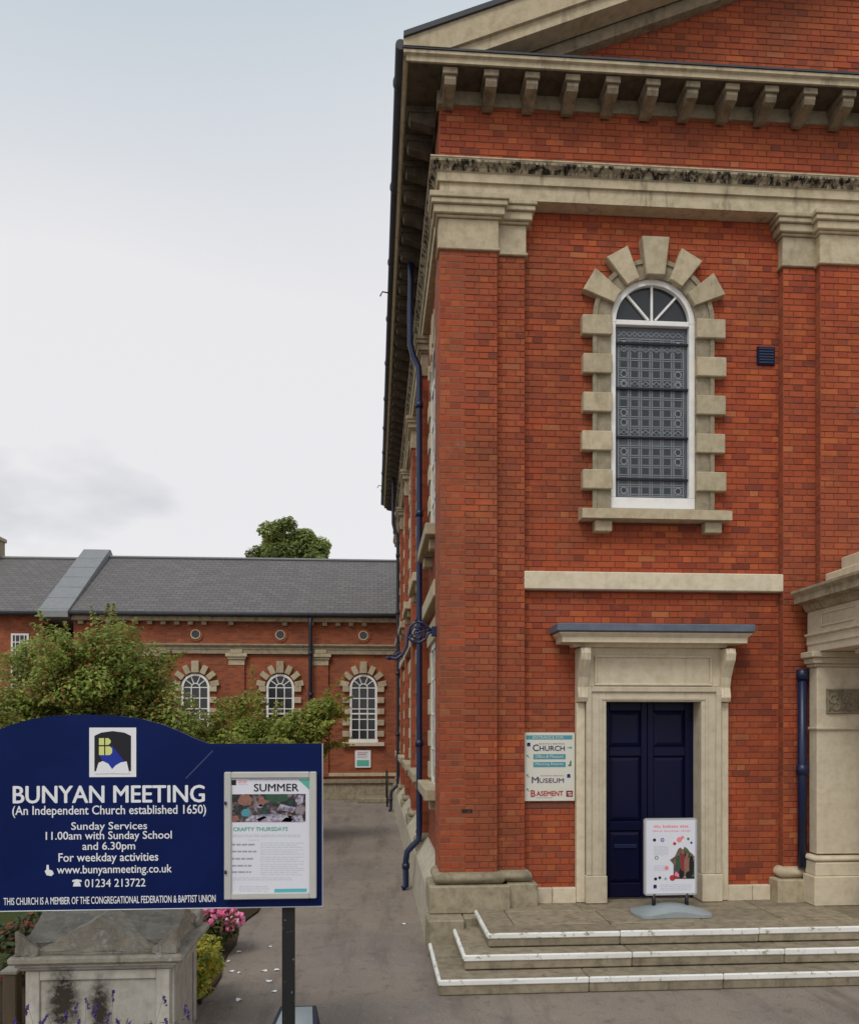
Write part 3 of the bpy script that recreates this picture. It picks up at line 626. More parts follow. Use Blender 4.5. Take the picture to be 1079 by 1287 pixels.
# doors: two leaves with sunk panels
DXM = (DX0+DX1)/2
for li, (xa, xb) in enumerate(((DX0+.0, DXM-.003), (DXM+.003, DX1))):
    d_ = box('door', 'navy_door', church, xa, xb, 9.655, 9.70, .462, DZ1)
    xi0, xi1 = (xa+.105, xb-.075) if li == 0 else (xa+.075, xb-.105)
    mb = MB(); mb.cbox(xa, xi0, 9.62, 9.654, .462, DZ1, .006); mb.cbox(xi1, xb, 9.62, 9.654, .462, DZ1, .006)
    for z0, z1 in ((.462, .64), (1.28, 1.40), (2.20, 2.32), (2.76, DZ1)): mb.cbox(xi0, xi1, 9.6202, 9.654, z0, z1, .012)
    mb.build('stile_and_rail', 'navy_door', d_)
    for z0, z1 in ((.64, 1.28), (1.40, 2.20), (2.32, 2.76)):
        mb = MB(); e = .05
        v = [(xi0, 9.652, z0), (xi1, 9.652, z0), (xi1, 9.652, z1), (xi0, 9.652, z1), (xi0+e, 9.63, z0+e), (xi1-e, 9.63, z0+e), (xi1-e, 9.63, z1-e), (xi0+e, 9.63, z1-e)]
        mb.add(v, [(4, 5, 6, 7)]+[(i, (i+1) % 4, 4+(i+1) % 4, 4+i) for i in range(4)]); mb.build('panel', 'navy_door', d_)
    if li == 0: box('letter_plate', 'blue_iron', d_, xi0+.06, xi1-.06, 9.612, 9.632, P(786, 1066, 9.62)[1], P(786, 1061, 9.62)[1], c=.004)
    else: MB().tube([(xa+.03, 9.60, 1.34), (xa+.03, 9.63, 1.34)], .025, 12).build('knob', 'blue_iron', d_)

# side windows, two per bay, seen along the wall
def side_window(yc, zb, zs_, arched):
    hw = .50
    wn = box('window', 'white_paint', church, XSW-.02, XSW+.03, yc-hw, yc+hw, zb, zb+.08)
    zt_ = zs_
    mb = MB()
    for s_ in (-1, 1): a, b = sorted((yc+s_*(hw-.07), yc+s_*hw)); mb.box(XSW-.02, XSW+.03, a, b, zb+.081, zt_)
    mb.box(XSW-.02, XSW+.03, yc-hw+.07, yc+hw-.07, zt_-.08, zt_-.001)
    for q in range(1, 4): mb.box(XSW-.015, XSW+.02, yc-hw+.07, yc+hw-.07, zb+(zt_-zb)*q/4-.015, zb+(zt_-zb)*q/4+.015)
    mb.box(XSW-.0145, XSW+.02, yc-.015, yc+.015, zb+.09, zt_-.09)
    mb.build('glazing_bar', 'white_paint', wn)
    box('pane', 'glass_dark', wn, XSW-.005, XSW-.003, yc-hw+.07, yc+hw-.07, zb+.08, zt_-.08)
    if arched:
        p = arc(yc, zs_, hw, 0, PI, 16); MB().prism_x(p, XSW-.006, XSW-.002).build('pane', 'glass_dark', wn)
        mb = MB(); i2 = arc(yc, zs_, hw-.07, 0, PI, 16); o2 = arc(yc, zs_, hw, 0, PI, 16)
        for k in range(16): mb.prism_x([i2[k], o2[k], o2[k+1], i2[k+1]], XSW-.02, XSW+.03)
        mb.build('frame', 'white_paint', wn)
    k = 0; z = zb+.05
    while z < zs_-.1:
        for s_ in (-1, 1):
            a, b = sorted((yc+s_*(hw+.004), yc+s_*(.84 if k % 2 == 0 else .74))); box('quoin', 'stone', wn, XSW-(.05 if k % 2 == 0 else .025), XSW+.1, a, b, z, z+.233, c=.008)
        z += .2345; k += 1
    if arched:
        for a in np.linspace(15, 165, 11):
            j = int(round((a-15)/15)); r1 = .90 if j % 2 else .76; h = .075 if j % 2 else .06
            ca, sa = math.cos(R(a)), math.sin(R(a)); pt = lambda r, hh: (yc+r*ca+hh*sa, zs_+r*sa-hh*ca)
            MB().prism_x([pt(hw+.004, h*.8), pt(r1, h*1.35), pt(r1, -h*1.35), pt(hw+.004, -h*.8)], XSW-(.05 if j % 2 else .025), XSW+.1).build('voussoir', 'stone', wn)
    else:
        box('lintel', 'stone', wn, XSW-.06, XSW+.1, yc-.84, yc+.84, zs_+.004, zs_+.3, c=.01)
    mb = MB(); mb.cbox(X0-.10, XSW+.06, yc-.92, yc+.92, zb-.16, zb-.004, .012); mb.build('sill', 'stone', wn)
    for s_ in (-1, 1): box('corbel', 'stone', wn, X0-.03, XSW+.05, yc+s_*.62-.1, yc+s_*.62+.1, zb-.30, zb-.163, c=.01)
bays = [11.3]+[(PIL[i]+PW+PIL[i+1])/2 for i in range(4)]
for yc in bays:
    side_window(yc, 5.24, 7.49, True); side_window(yc, 1.75, 3.75, False)
ys = [YA+.705]+PIL
for i in range(5):
    a = ys[i] if i == 0 else PIL[i-1]+PW; box('string_course', 'stone', church, X0-.02, XSW+.05, a+.002, PIL[i]-.002, 4.215, 4.43, c=.01)
# rainwater pipes on the side wall
def downpipe(y, mat='blue_iron', low=.75):
    mb = MB(); mb.tube([(X0-.19, y, 9.98), (X0-.19, y, 9.5), (X0-.20, y, 9.2), (X0-.20, y, 8.85), (X0-.20, y, 8.55), (X0-.15, y, 8.35), (X0-.07, y, 8.2), (X0-.06, y, 8.05), (X0-.06, y, .9), (X0-.07, y, .78), (X0-.16, y, .70), (X0-.25, y, .60), (X0-.27, y, .45), (X0-.27, y, .06), (X0-.33, y, .03)], .048, 10)
    p_ = mb.build('downpipe', mat, church)
    for z in (7.6, 5.9, 4.1, 2.3): MB().tube([(X0-.06, y, z-.05), (X0-.06, y, z+.05)], .062, 10).build('pipe_collar', mat, p_)
    MB().tube([(X0-.27, y, .34), (X0-.27, y, .42)], .062, 10).build('pipe_collar', mat, p_)
downpipe(12.45); downpipe(23.6, 'dark_pipe')
pp = MB().tube([(5.175, 9.31, .87), (5.175, 9.31, 3.25)], .05, 12).build('downpipe', 'blue_iron', church)
for z in (2.05, 3.2): MB().tube([(5.175, 9.31, z-.06), (5.175, 9.31, z+.06)], .066, 12).build('pipe_collar', 'blue_iron', pp)

# porch: respond pilaster on the wall, projecting entablature, front columns
PX0, PX1 = 5.235, 10.765; PYF = 9.12
respond = box('porch_pilaster', 'stone_door', church, PX0+.02, 6.3, PYF, YA-.002, 1.05, 3.28, c=.01)
rb = MB(); rb.cbox(PX0-.06, 6.4, PYF-.09, YA-.003, .452, .80, .01); rb.cbox(PX0-.03, 6.38, PYF-.06, YA-.003, .80, .96, .01)
torus(rb, PX0-.01, 6.36, PYF-.03, YA, 1.0, .035); rb.build('base_block', 'stone_door', respond)
rb = MB(); rb.cbox(PX0-.0, 6.35, PYF-.03, YA-.003, 2.53, 2.565, .008); rb.build('necking', 'stone_door', respond)
rb = MB(); rb.cbox(5.36, 6.2, PYF-.012, PYF-.001, 2.72, 3.02, .004)
rg = random.Random(3)
pan = rb.build('carved_panel', 'stone_dirty', respond)
cv = MB()
for k in range(5):
    x = 5.45+k*.16; pts = arc(x, 2.90, .05, 0, 1.75*PI, 10); cv.tube([(px_, PYF-.016, pz_) for px_, pz_ in pts], .016, 6)
    pts = arc(x+.03, 2.81, .045, PI*1.1, 2.7*PI, 10); cv.tube([(px_, PYF-.016, pz_) for px_, pz_ in pts], .014, 6); cv.tube([(x-.05, PYF-.014, 2.76), (x+.07, PYF-.014, 2.98)], .01, 6)
for a in ((5.37, 6.19, 2.725, 2.745), (5.37, 6.19, 2.995, 3.015)): cv.cbox(a[0], a[1], PYF-.03, PYF-.012, a[2], a[3], .005)
cv.cbox(5.37, 5.39, PYF-.03, PYF-.012, 2.746, 2.994, .005); cv.build('carving', 'stone_dirty', pan)
rb = MB()
for d, z0, z1 in ((.015, 3.282, 3.32), (.05, 3.32, 3.39), (.09, 3.39, 3.46)): rb.cbox(PX0-d, 6.3+d, PYF-d, YA-.003, z0, z1, .008)
rb.build('capital', 'stone_door', respond)
def porch_ring(nm, mat, prof):                            # profile (d, z): runs out along the left flank, across the front and back
    x0, x1, yf = PX0, PX1, 8.06
    n = len(prof)
    v = [(x0-d, YA-.004, z) for d, z in prof]+[(x0-d, yf-d, z) for d, z in prof]+[(x1+d, yf-d, z) for d, z in prof]+[(x1+d, YA-.004, z) for d, z in prof]
    mb = MB(); f = []
    for k in range(3): f += [(k*n+i, k*n+n+i, k*n+n+(i+1) % n, k*n+(i+1) % n) for i in range(n)]
    f = [q[::-1] for q in f]; mb.add(v, f); return mb.build(nm, mat, church)
porch_ring('porch_architrave', 'stone_door', [(-.45, 3.462), (0, 3.462), (0, 3.55), (.012, 3.552), (.012, 3.64), (.04, 3.66), (.04, 3.68), (-.45, 3.68)])
porch_ring('porch_frieze', 'stone_door', [(-.4, 3.682), (.0, 3.682), (.0, 3.95), (-.4, 3.95)])
porch_ring('porch_cornice', 'stone_stained', [(-.4, 3.952), (.02, 3.952), (.05, 4.0), (.06, 4.03), (.17, 4.05), (.17, 4.12), (.21, 4.17), (.21, 4.20), (-.1, 4.26), (-.4, 4.26)])
fp = MB(); fp.cbox(PX0-.014, PX0-.001, 8.35, 9.0, 3.74, 3.765, .004); fp.cbox(PX0-.014, PX0-.001, 8.35, 9.0, 3.885, 3.91, .004); fp.cbox(PX0-.0142, PX0-.001, 8.975, 9.0, 3.766, 3.884, .004); fp.build('panel_mould', 'stone_door', church)
box('porch_ceiling', 'stone_door', church, PX0+.2, PX1-.2, 8.2, YA-.005, 3.70, 3.90)
box('porch_blocking', 'stone_door', church, PX0+.22, PX1-.22, 8.3, YA-.006, 4.262, 4.42, c=.01)
box('porch_blocking', 'stone_door', church, PX0+.42, PX1-.42, 8.75, YA-.007, 4.422, 4.62, c=.01)
for x in (5.72, 7.0, 9.0, 10.28):
    cb_ = MB(); cb_.lathe([(.26, .452), (.26, .52), (.28, .55), (.28, .6), (.25, .63), (.225, .66), (.215, 1.5), (.185, 3.25), (.185, 3.28), (.22, 3.30), (.22, 3.34), (.26, 3.40)], x, 8.42, 24)
    cb_.cbox(x-.27, x+.27, 8.15, 8.69, 3.40, 3.46, .008); cb_.build('column', 'stone_door', church)

# ------------------------------------------------------------------ entrance steps
steps = thing('entrance_steps', 'three worn stone steps with white painted edges before the blue door', 'steps', (5, 8.4, 0))
SX1 = 12.0
lev = [(.61, 7.56, .155), (.885, 7.84, .305), (1.16, 8.10, .45)]
for k, (x0, yf, zt) in enumerate(lev):
    z0 = 0 if k == 0 else lev[k-1][2]
    xs_ = [x0+.012]; 
    while xs_[-1] < SX1-.2: xs_.append(min(SX1, xs_[-1]+rnd.uniform(1.25, 1.9)))
    back = lev[k+1][1]+.03 if k < 2 else yf+.36
    sidew = .32 if k < 2 else .34
    st = None
    for i in range(len(xs_)-1):
        j = rnd.uniform(-.004, .004)
        o = box('step', 'stone_paving', steps, xs_[i]+.003, xs_[i+1]-.003, yf+.012+j, back, z0+.001, zt-.0055, c=.012)
        mb = MB(); a_, b_ = xs_[i]+.003-(.010 if i == 0 else 0), xs_[i+1]-.003
        mb.cbox(a_, b_, yf+j-.002, yf+.032+j, zt-.062+rnd.uniform(-.004, .004), zt+.001+rnd.uniform(-.003, .003), .012); mb.build('painted_edge', 'nosing_paint', o)
    yb = YA-.30 if k == 1 else (YA-.425 if k == 0 else YA-.14)
    o = box('step', 'stone_paving', steps, x0+.012, x0+sidew, back+.003, yb, z0+.001, zt-.006, c=.01)
    ysd = np.linspace(yf+.036, yb, 3)
    for q in range(2):
        mb = MB(); mb.cbox(x0-.002, x0+.038, ysd[q]+.001, ysd[q+1]-.002, zt-.058, zt+rnd.uniform(-.003, .002), .012); mb.build('painted_edge', 'nosing_paint', o)
    if k < 2: box('step_core', 'stone_paving', steps, x0+sidew+.002, SX1, back+.003, YA-.1, z0+.001, zt-.01)
# paving flags of the landing
yy = [8.463, 9.05, 9.62]
for r_ in range(2):
    x = lev[2][0]+.343
    while x < SX1:
        wd = rnd.choice([.72, .9, 1.05, .8]); b = min(SX1, x+wd)
        if b-x > .1: box('paving_slab', 'stone_paving', steps, x+.004, b-.004, yy[r_]+.004, yy[r_+1]-.004, .36, .449+rnd.uniform(-.004, .003), c=.008)
        x = b
box('landing_bed', 'soil', steps, lev[2][0]+.36, SX1-.02, 8.47, 9.6, .306, .436)

# ------------------------------------------------------------------ wall sign
def logo(cx, cz, s, Y, parent, small=False):
    k = s/2; dY = .0012
    rect('emblem_ground', 'print_white', parent, cx-k, cx+k, cz-k*1.08, cz+k*1.08, Y)
    ar = [(cx-k*.78, cz-k*.82)]+[(cx+k*.78, cz-k*.82), (cx+k*.78, cz+k*.72)]+[(x, z) for x, z in [(cx+k*.5, cz+k*.86), (cx, cz+k*.93), (cx-k*.5, cz+k*.86)]]+[(cx-k*.78, cz+k*.72)]
    poly('emblem_arch', 'ink_black', parent, ar, Y-dY)
    poly('emblem_beam', 'ink_blue', parent, [(cx-k*.62, cz-k*.05), (cx-k*.25, cz-k*.66), (cx+k*.08, cz-k*.8), (cx+k*.52, cz-k*.42), (cx-k*.05, cz+k*.32), (cx-k*.2, cz-k*.1)], Y-2*dY)
    if small: return
    bx, bz = cx-k*.58, cz-k*.14
    for (xa, xb, za, zb, rr) in ((0, .22, .02, .40, 0), (.27, .56, .02, .40, 1), (0, .22, .46, .76, 0), (.27, .50, .46, .76, 1)):
        p = [(bx+k*xa, bz+k*za), (bx+k*(xb-.1*rr), bz+k*za), (bx+k*xb, bz+k*(za+.1*rr)), (bx+k*xb, bz+k*(zb-.1*rr)), (bx+k*(xb-.1*rr), bz+k*zb), (bx+k*xa, bz+k*zb)]
        poly('emblem_window', 'ink_yellow', parent, p, Y-3*dY)
    poly('emblem_book', 'print_white', parent, [(cx-k*.74, cz-k*.94), (cx-k*.05, cz-k*.92), (cx+k*.72, cz-k*.94), (cx+k*.60, cz-k*.40), (cx+k*.35, cz-k*.44), (cx+k*.12, cz-k*.58), (cx-k*.02, cz-k*.74), (cx-k*.18, cz-k*.5), (cx-k*.42, cz-k*.38), (cx-k*.6, cz-k*.46)], Y-3*dY)
sx0, sx1, sz0, sz1 = 1.795, 2.42, 1.672, 2.497
SY = 9.47
ws = thing('wall_sign', 'cream entrance directory sign fixed to brickwork left of the door', 'sign', ((sx0+sx1)/2, SY, sz0))
box('board', 'print_cream', ws, sx0, sx1, SY, SY+.018, sz0, sz1, c=.003)
for x in (sx0+.08, sx1-.08): box('spacer', 'black_iron', ws, x-.02, x+.02, SY+.0185, YW-.0, sz0+.05, sz1-.05)
def SP(fx, fz): return sx0+(sx1-sx0)*fx, sz1-(sz1-sz0)*fz
def srect(n_, m_, fx0, fx1, fz0, fz1, dy=.002): a, b = SP(fx0, fz1), SP(fx1, fz0); rect(n_, m_, ws, a[0], b[0], a[1], b[1], SY-dy)
def stext(t, fx, fz, wf, hf, mat, dy=.004, bold=0, into=None):
    p = SP(fx, fz); o = text(t, p[0], p[1], SY-dy, mat, ws, wf*(sx1-sx0), hf*(sz1-sz0), bold=bold)
    if into:
        d = o.data; d0 = into.data; mb = MB(); mb.add([v.co+into.location+ws.location for v in d0.vertices], [tuple(q.vertices) for q in d0.polygons]); mb.add([v.co+o.location+ws.location for v in d.vertices], [tuple(q.vertices) for q in d.polygons])
        bpy.data.objects.remove(o); bpy.data.objects.remove(into); o = mb.build('lettering', mat, ws)
    return o
srect('header_band', 'ink_teal', .05, .95, .04, .10); stext('ENTRANCE FOR', .48, .09, .6, .04, 'print_cream')
stext('BUNYAN MEETING', .55, .172, .5, .016, 'ink_purple')
stext('HURCH', .555, .265, .49, .072, 'ink_navy', bold=.02, into=stext('C', .235, .268, .11, .095, 'ink_navy', bold=.02))
for z0, z1, t in ((.315, .39, 'Office & Museum'), (.43, .505, 'Meeting Rooms')): srect('name_band', 'ink_teal', .19, .82, z0, z1); stext(t, .50, z1-.02, .54, .045, 'print_cream')
stext('BUNYAN MEETING', .56, .637, .45, .014, 'ink_maroon')
stext('USEUM', .545, .732, .48, .065, 'ink_purple', bold=.015, into=stext('M', .225, .735, .13, .09, 'ink_purple', bold=.02))
stext('ASEMENT', .51, .925, .52, .072, 'ink_red', bold=.03, into=stext('B', .185, .935, .085, .095, 'ink_red', bold=.03))
srect('print_line', 'ink_grey', .24, .56, .948, .956)
srect('basement_mark', 'ink_maroon', .83, .96, .85, .94); srect('basement_mark', 'print_cream', .86, .93, .875, .89, .003); srect('basement_mark', 'print_cream', .875, .945, .905, .918, .003)
for fx, fz in ((.10, .175), (.88, .635)): p = SP(fx, fz); logo(p[0], p[1], .055, SY-.002, ws, True)
def arrow(fx, fz, ang, L_=.06):
    p = SP(fx, fz); ca, sa = math.cos(ang), math.sin(ang)
    q = lambda a, b: (p[0]+a*ca-b*sa, p[1]+a*sa+b*ca)
    h = L_/2
    poly('arrow', 'ink_teal', ws, [q(-h, -.004), q(h*.2, -.004), q(h*.2, -.018), q(h, 0), q(h*.2, .018), q(h*.2, .004), q(-h, .004)], SY-.003)
arrow(.90, .22, 0)
for z in (.345, .63, .835): arrow(.085, z, R(135), .05)
p = SP(.90, .455); poly('wheelchair_mark', 'ink_green', ws, [(p[0]-.025, p[1]-.03), (p[0]+.02, p[1]-.03), (p[0]+.022, p[1]+.035), (p[0]+.006, p[1]+.035), (p[0]-.004, p[1]-.005)], SY-.003)
rect('cement_patch', 'mortar', wall, sx0-.005, sx1-.05, sz0-.085, sz0-.025, YW-.0025)

# ------------------------------------------------------------------ pavement sign
AX, AY = 3.345, 8.80
ab = thing('pavement_sign', 'free-standing white poster sign on a grey moulded base by the door', 'pavement sign', (AX, AY, .45))
mb = MB()                                           # moulded water-filled base: domed, waisted sides
pro = [(0, .0), (.015, .02), (.03, .05)]
def bl(x, y): return .025+.10*max(0, 1-abs(x/.44)**1.7)*max(0, 1-abs(y/.25)**2.4)
nx, ny = 24, 14; vv = []; 
for j in range(ny+1):
    for i in range(nx+1):
        fx, fy = i/nx*2-1, j/ny*2-1
        wy = .25*(.80+.20*abs(fx)**1.5) if True else .25
        x = .44*fx*(1-.10*fy*fy); y = wy*fy*(1-.28*max(0, abs(fx)-.75)*4*.6)
        vv.append((AX+x, AY+y, .45+bl(x, y)))
mb.add(vv, [(j*(nx+1)+i, j*(nx+1)+i+1, (j+1)*(nx+1)+i+1, (j+1)*(nx+1)+i) for j in range(ny) for i in range(nx)], True)
per = [i for i in range(nx+1)]+[j*(nx+1)+nx for j in range(1, ny+1)]+[ny*(nx+1)+i for i in range(nx-1, -1, -1)]+[j*(nx+1) for j in range(ny-1, 0, -1)]
mb.add([vv[q] for q in per]+[(vv[q][0], vv[q][1], .452) for q in per], [(len(per)+k, len(per)+(k+1) % len(per), (k+1) % len(per), k) for k in range(len(per))])
mb.build('base', 'grey_plastic', ab)
for s_ in (-1, 1):
    MB().tube([(AX+s_*.19, AY, .52), (AX+s_*.19, AY, .68)], .022, 10).build('spring_post', 'black_iron', ab)
bx0, bx1, bz0, bz1 = AX-.305, AX+.305, .665, 1.535
mb = MB()
rp = []
for (cx, cz, a0) in ((bx1-.03, bz0+.03, -90), (bx1-.03, bz1-.03, 0), (bx0+.03, bz1-.03, 90), (bx0+.03, bz0+.03, 180)): rp += arc(cx, cz, .03, R(a0), R(a0+90), 5)
mb.prism(rp, AY-.018, AY+.018); fr = mb.build('frame', 'alu', ab)
pz = AY-.0185
rect('poster', 'paper', fr, bx0+.022, bx1-.022, bz0+.022, bz1-.022, pz)
def AP(fx, fz): return bx0+(bx1-bx0)*fx, bz1-(bz1-bz0)*fz
def arect(n_, m_, fx0, fx1, fz0, fz1, d=.001): a, b = AP(fx0, fz1), AP(fx1, fz0); rect(n_, m_, fr, a[0], b[0], a[1], b[1], pz-d)
def words(mat, fx0, fx1, fz, h, fn, gap=.012, wmin=.03, wmax=.09, seed=1):
    g = random.Random(seed); x = fx0
    while x < fx1-.02:
        w_ = min(g.uniform(wmin, wmax), fx1-x); fn('print_line', mat, x, x+w_, fz, fz+h); x += w_+gap
def ticks(mat, fx0, fx1, fz, h, seed):
    g = random.Random(seed); x = fx0; n_ = g.randint(4, 8)
    while x < fx1:
        w_ = g.uniform(.010, .024); arect('print_line', mat, x, x+w_, fz+h*g.choice([0, .25, .3]), fz+h); arect('print_line', mat, x, x+w_*1.5, fz+h*g.choice([.3, .8, .5]), fz+h*g.choice([.85, .95]), .0014); x += w_*1.5+.010; n_ -= 1
        if n_ == 0: x += .03; n_ = g.randint(4, 8)
ticks('ink_pink', .18, .84, .085, .036, 2); ticks('ink_pink', .16, .86, .155, .017, 3)
for k in range(7): words('ink_pale', .18, .46, .36+.018*k, .008, arect, .012, .03, .09, 4+k)
for k in range(4): words('ink_pale', .18, .42, .61+.02*k, .008, arect, .012, .03, .09, 14+k)
for k in range(4): words('ink_pale', .30, .88, .86+.022*k, .009, arect, .012, .03, .09, 24+k)
for cx, cz, r_, m_ in ((.19, .28, .03, 'ink_black'), (.34, .28, .035, 'ink_blue'), (.23, .51, .035, 'ink_green'), (.42, .645, .04, 'ink_pink'), (.53, .775, .055, 'ink_red'), (.57, .33, .03, 'ink_red'), (.66, .28, .05, 'ink_pink'), (.72, .25, .03, 'ink_pink'), (.83, .27, .025, 'ink_green'), (.89, .32, .022, 'ink_blue'), (.21, .785, .03, 'ink_black'), (.29, .77, .028, 'ink_black'), (.40, .785, .025, 'ink_grey')):
    p = AP(cx, cz); poly('print_mark', m_, fr, arc(p[0], p[1], r_*.61, 0, 2*PI*11/12, 11), pz-.002)
for cx, cz, r_ in ((.34, .28, .018), (.23, .51, .022)): p = AP(cx, cz); poly('print_mark', 'paper', fr, arc(p[0], p[1], r_*.61, 0, 2*PI*11/12, 11), pz-.003)
cp = [(.55, .79), (.95, .79), (.95, .50), (.90, .46), (.86, .44), (.82, .40), (.76, .37), (.73, .41), (.68, .38), (.64, .40), (.60, .46), (.57, .50), (.48, .54), (.55, .60)]
poly('poster_photo', 'crowd_print', fr, [AP(*q) for q in cp], pz-.0015)
for cx, cz, rx_, rz_, m_ in ((.64, .60, .05, .12, 'foliage_print'), (.72, .56, .045, .13, 'ink_maroon'), (.80, .61, .05, .13, 'skin'), (.89, .62, .045, .13, 'ink_black'), (.60, .70, .04, .08, 'ink_purple'), (.70, .72, .05, .07, 'ink_black'), (.84, .74, .06, .05, 'ink_black'), (.64, .47, .022, .028, 'skin'), (.73, .44, .022, .028, 'skin'), (.81, .48, .022, .028, 'skin'), (.89, .50, .02, .026, 'skin'), (.62, .73, .05, .04, 'ink_pink'), (.59, .77, .04, .02, 'ink_maroon')):
    p = AP(cx, cz); poly('photo_figure', m_, fr, [(p[0]+.61*rx_*math.cos(t), p[1]+.87*rz_*math.sin(t)) for t in np.linspace(0, 2*PI, 13)[:-1]], pz-.0022-.00004*(cx*10 % 3))
logo(*AP(.20, .885), .05, pz-.001, fr, True)

# ------------------------------------------------------------------ wall bracket on the corner
br = thing('wall_bracket', 'blue wrought iron scroll bracket projecting from the church side wall', 'bracket', (X0, 9.78, 3.6))
BY = 9.78
def BP(u, v): x, z = P(u, v, BY); return (x, BY, z)
box('wall_plate', 'blue_iron', br, X0-.06, X0+.02, BY-.05, BY+.05, 3.68, 3.80, c=.006)
def spiral(u, v, r0, r1, a0, a1, n=26):
    x, _, z = BP(u, v); return [(x+(r0+(r1-r0)*i/n)*math.cos(a0+(a1-a0)*i/n), BY, z+(r0+(r1-r0)*i/n)*math.sin(a0+(a1-a0)*i/n)) for i in range(n+1)]
MB().tube([BP(547, 792), BP(540, 791), BP(532, 783), BP(523, 781), BP(515, 788), BP(512, 800), BP(511, 812), BP(506, 822), BP(498, 828), BP(488, 827)], .02, 8).build('bracket_arm', 'blue_iron', br)
MB().tube([BP(545, 793), BP(538, 796), BP(534, 804), BP(526, 808), BP(517, 806), BP(513, 800)], .017, 8).build('scroll', 'blue_iron', br)
MB().tube(spiral(524, 796, .10, .03, -.6, -.6+3.4*PI), .013, 6).build('scroll', 'blue_iron', br)
MB().tube(spiral(501, 824, .065, .02, 2, 2+3*PI), .011, 6).build('scroll', 'blue_iron', br)
MB().tube([BP(489, 827), BP(484, 827)], [.03, .008], 8).build('finial', 'blue_iron', br)
MB().tube([BP(523, 781), BP(523, 776)], [.022, .008], 8).build('finial', 'blue_iron', br)
MB().tube([BP(511, 806), BP(520, 797), BP(531, 793), BP(541, 793)], .012, 6).build('stay_rod', 'blue_iron', br)

# ------------------------------------------------------------------ church hall across the end of the path
HY = 27.5; HX0, HX1 = -10.05, .86
hall = thing('church_hall', 'low red brick hall with arched white windows and slate roof at path end', 'hall', (-4.6, HY+3, 0))
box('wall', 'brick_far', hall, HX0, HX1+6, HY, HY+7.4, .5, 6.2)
HZE, HYR, HZR = 6.36, HY+3.75, 8.98
mb = MB(); mb.prism_x([(HY-.32, HZE), (HYR, HZR), (HY+7.8, HZE), (HY+7.8, HZE-.12), (HYR, HZR-.12), (HY-.32, HZE-.12)][::-1], HX0-.02, HX1+6.2); hroof = mb.build('roof', 'slate', hall)
box('ridge_tile', 'lead_grey', hroof, HX0, HX1+6.2, HYR-.10, HYR+.10, HZR-.03, HZR+.06, c=.03)
MB().tube([(HX0, HY-.37, HZE-.06), (HX1+.5, HY-.37, HZE-.06)], .075, 8).build('gutter', 'gutter_metal', hall)
box('cornice', 'stone_stained', hall, HX0, HX1+6, HY-.22, HY+.1, 6.08, 6.235, c=.01)
for i in range(24):
  if rnd.random() < .75: box('dentil', 'stone_dirty' if i % 3 else 'stone_stained', hall, HX0+.2+i*.45, HX0+.36+i*.45, HY-.16, HY-.002, 5.96, 6.078)
mb = MB(); mb.prism_x([(HY-.02, 4.99), (HY-.10, 4.99), (HY-.10, 5.12), (HY-.12, 5.14), (HY-.12, 5.2), (HY-.2, 5.27), (HY-.2, 5.31), (HY-.02, 5.34)], HX0, HX1+6); mb.build('string_course', 'stone_dirty', hall)
for x in (-7.47, -4.64, -1.81):
    box('pilaster', 'brick_far', hall, x-.26, x+.26, HY-.09, HY-.002, .8, 4.6)
    mb = MB(); mb.cbox(x-.27, x+.27, HY-.11, HY-.001, 4.60, 4.80, .01); mb.cbox(x-.31, x+.31, HY-.16, HY-.001, 4.80, 4.88, .01); mb.cbox(x-.36, x+.36, HY-.21, HY-.001, 4.88, 4.988, .01); mb.build('capital', 'stone', hall)
    box('pilaster_block', 'stone', hall, x-.2, x+.2, HY-.15, HY-.101, 5.0, 5.13, c=.01)
box('plinth', 'stone_paving', hall, HX0, HX1+6, HY-.12, HY-.003, .0, .56, c=.01)
box('plinth_cap', 'stone_paving', hall, HX0, HX1+6, HY-.20, HY-.003, .562, .70, c=.02)
box('plinth_band', 'stone', hall, HX0, HX1+6, HY-.06, HY-.003, .80, .92, c=.01)
for x in (-8.86, -6.02, -3.18, -.355):
    vt = MB(); o2, i2 = arc(x, 5.645, .25, 0, 2*PI, 20), arc(x, 5.645, .14, 0, 2*PI, 20)
    for k in range(20): vt.prism([i2[k+1], i2[k], o2[k], o2[k+1]], HY-.03, HY-.002)
    vr = vt.build('round_vent', 'brick_far', hall)
    MB().prism(arc(x, 5.645, .139, 0, 2*PI*19/20, 19), HY-.012, HY-.004).build('grille', 'glass_dark', vr)
    MB().tube([(px_, HY-.035, pz_) for px_, pz_ in arc(x, 5.645, .15, 0, 2*PI, 18)], .02, 5, cap=False).build('rim', 'stone_door', vr)
qme = {}
def qm(nm, w_, d_, h_, mat='stone'):
    k = (w_, d_, h_, mat)
    if k not in qme: mb = MB(); mb.cbox(-w_/2, w_/2, -d_, 0, -h_/2, h_/2, .012); qme[k] = mb.mesh(nm, mat)
    return qme[k]
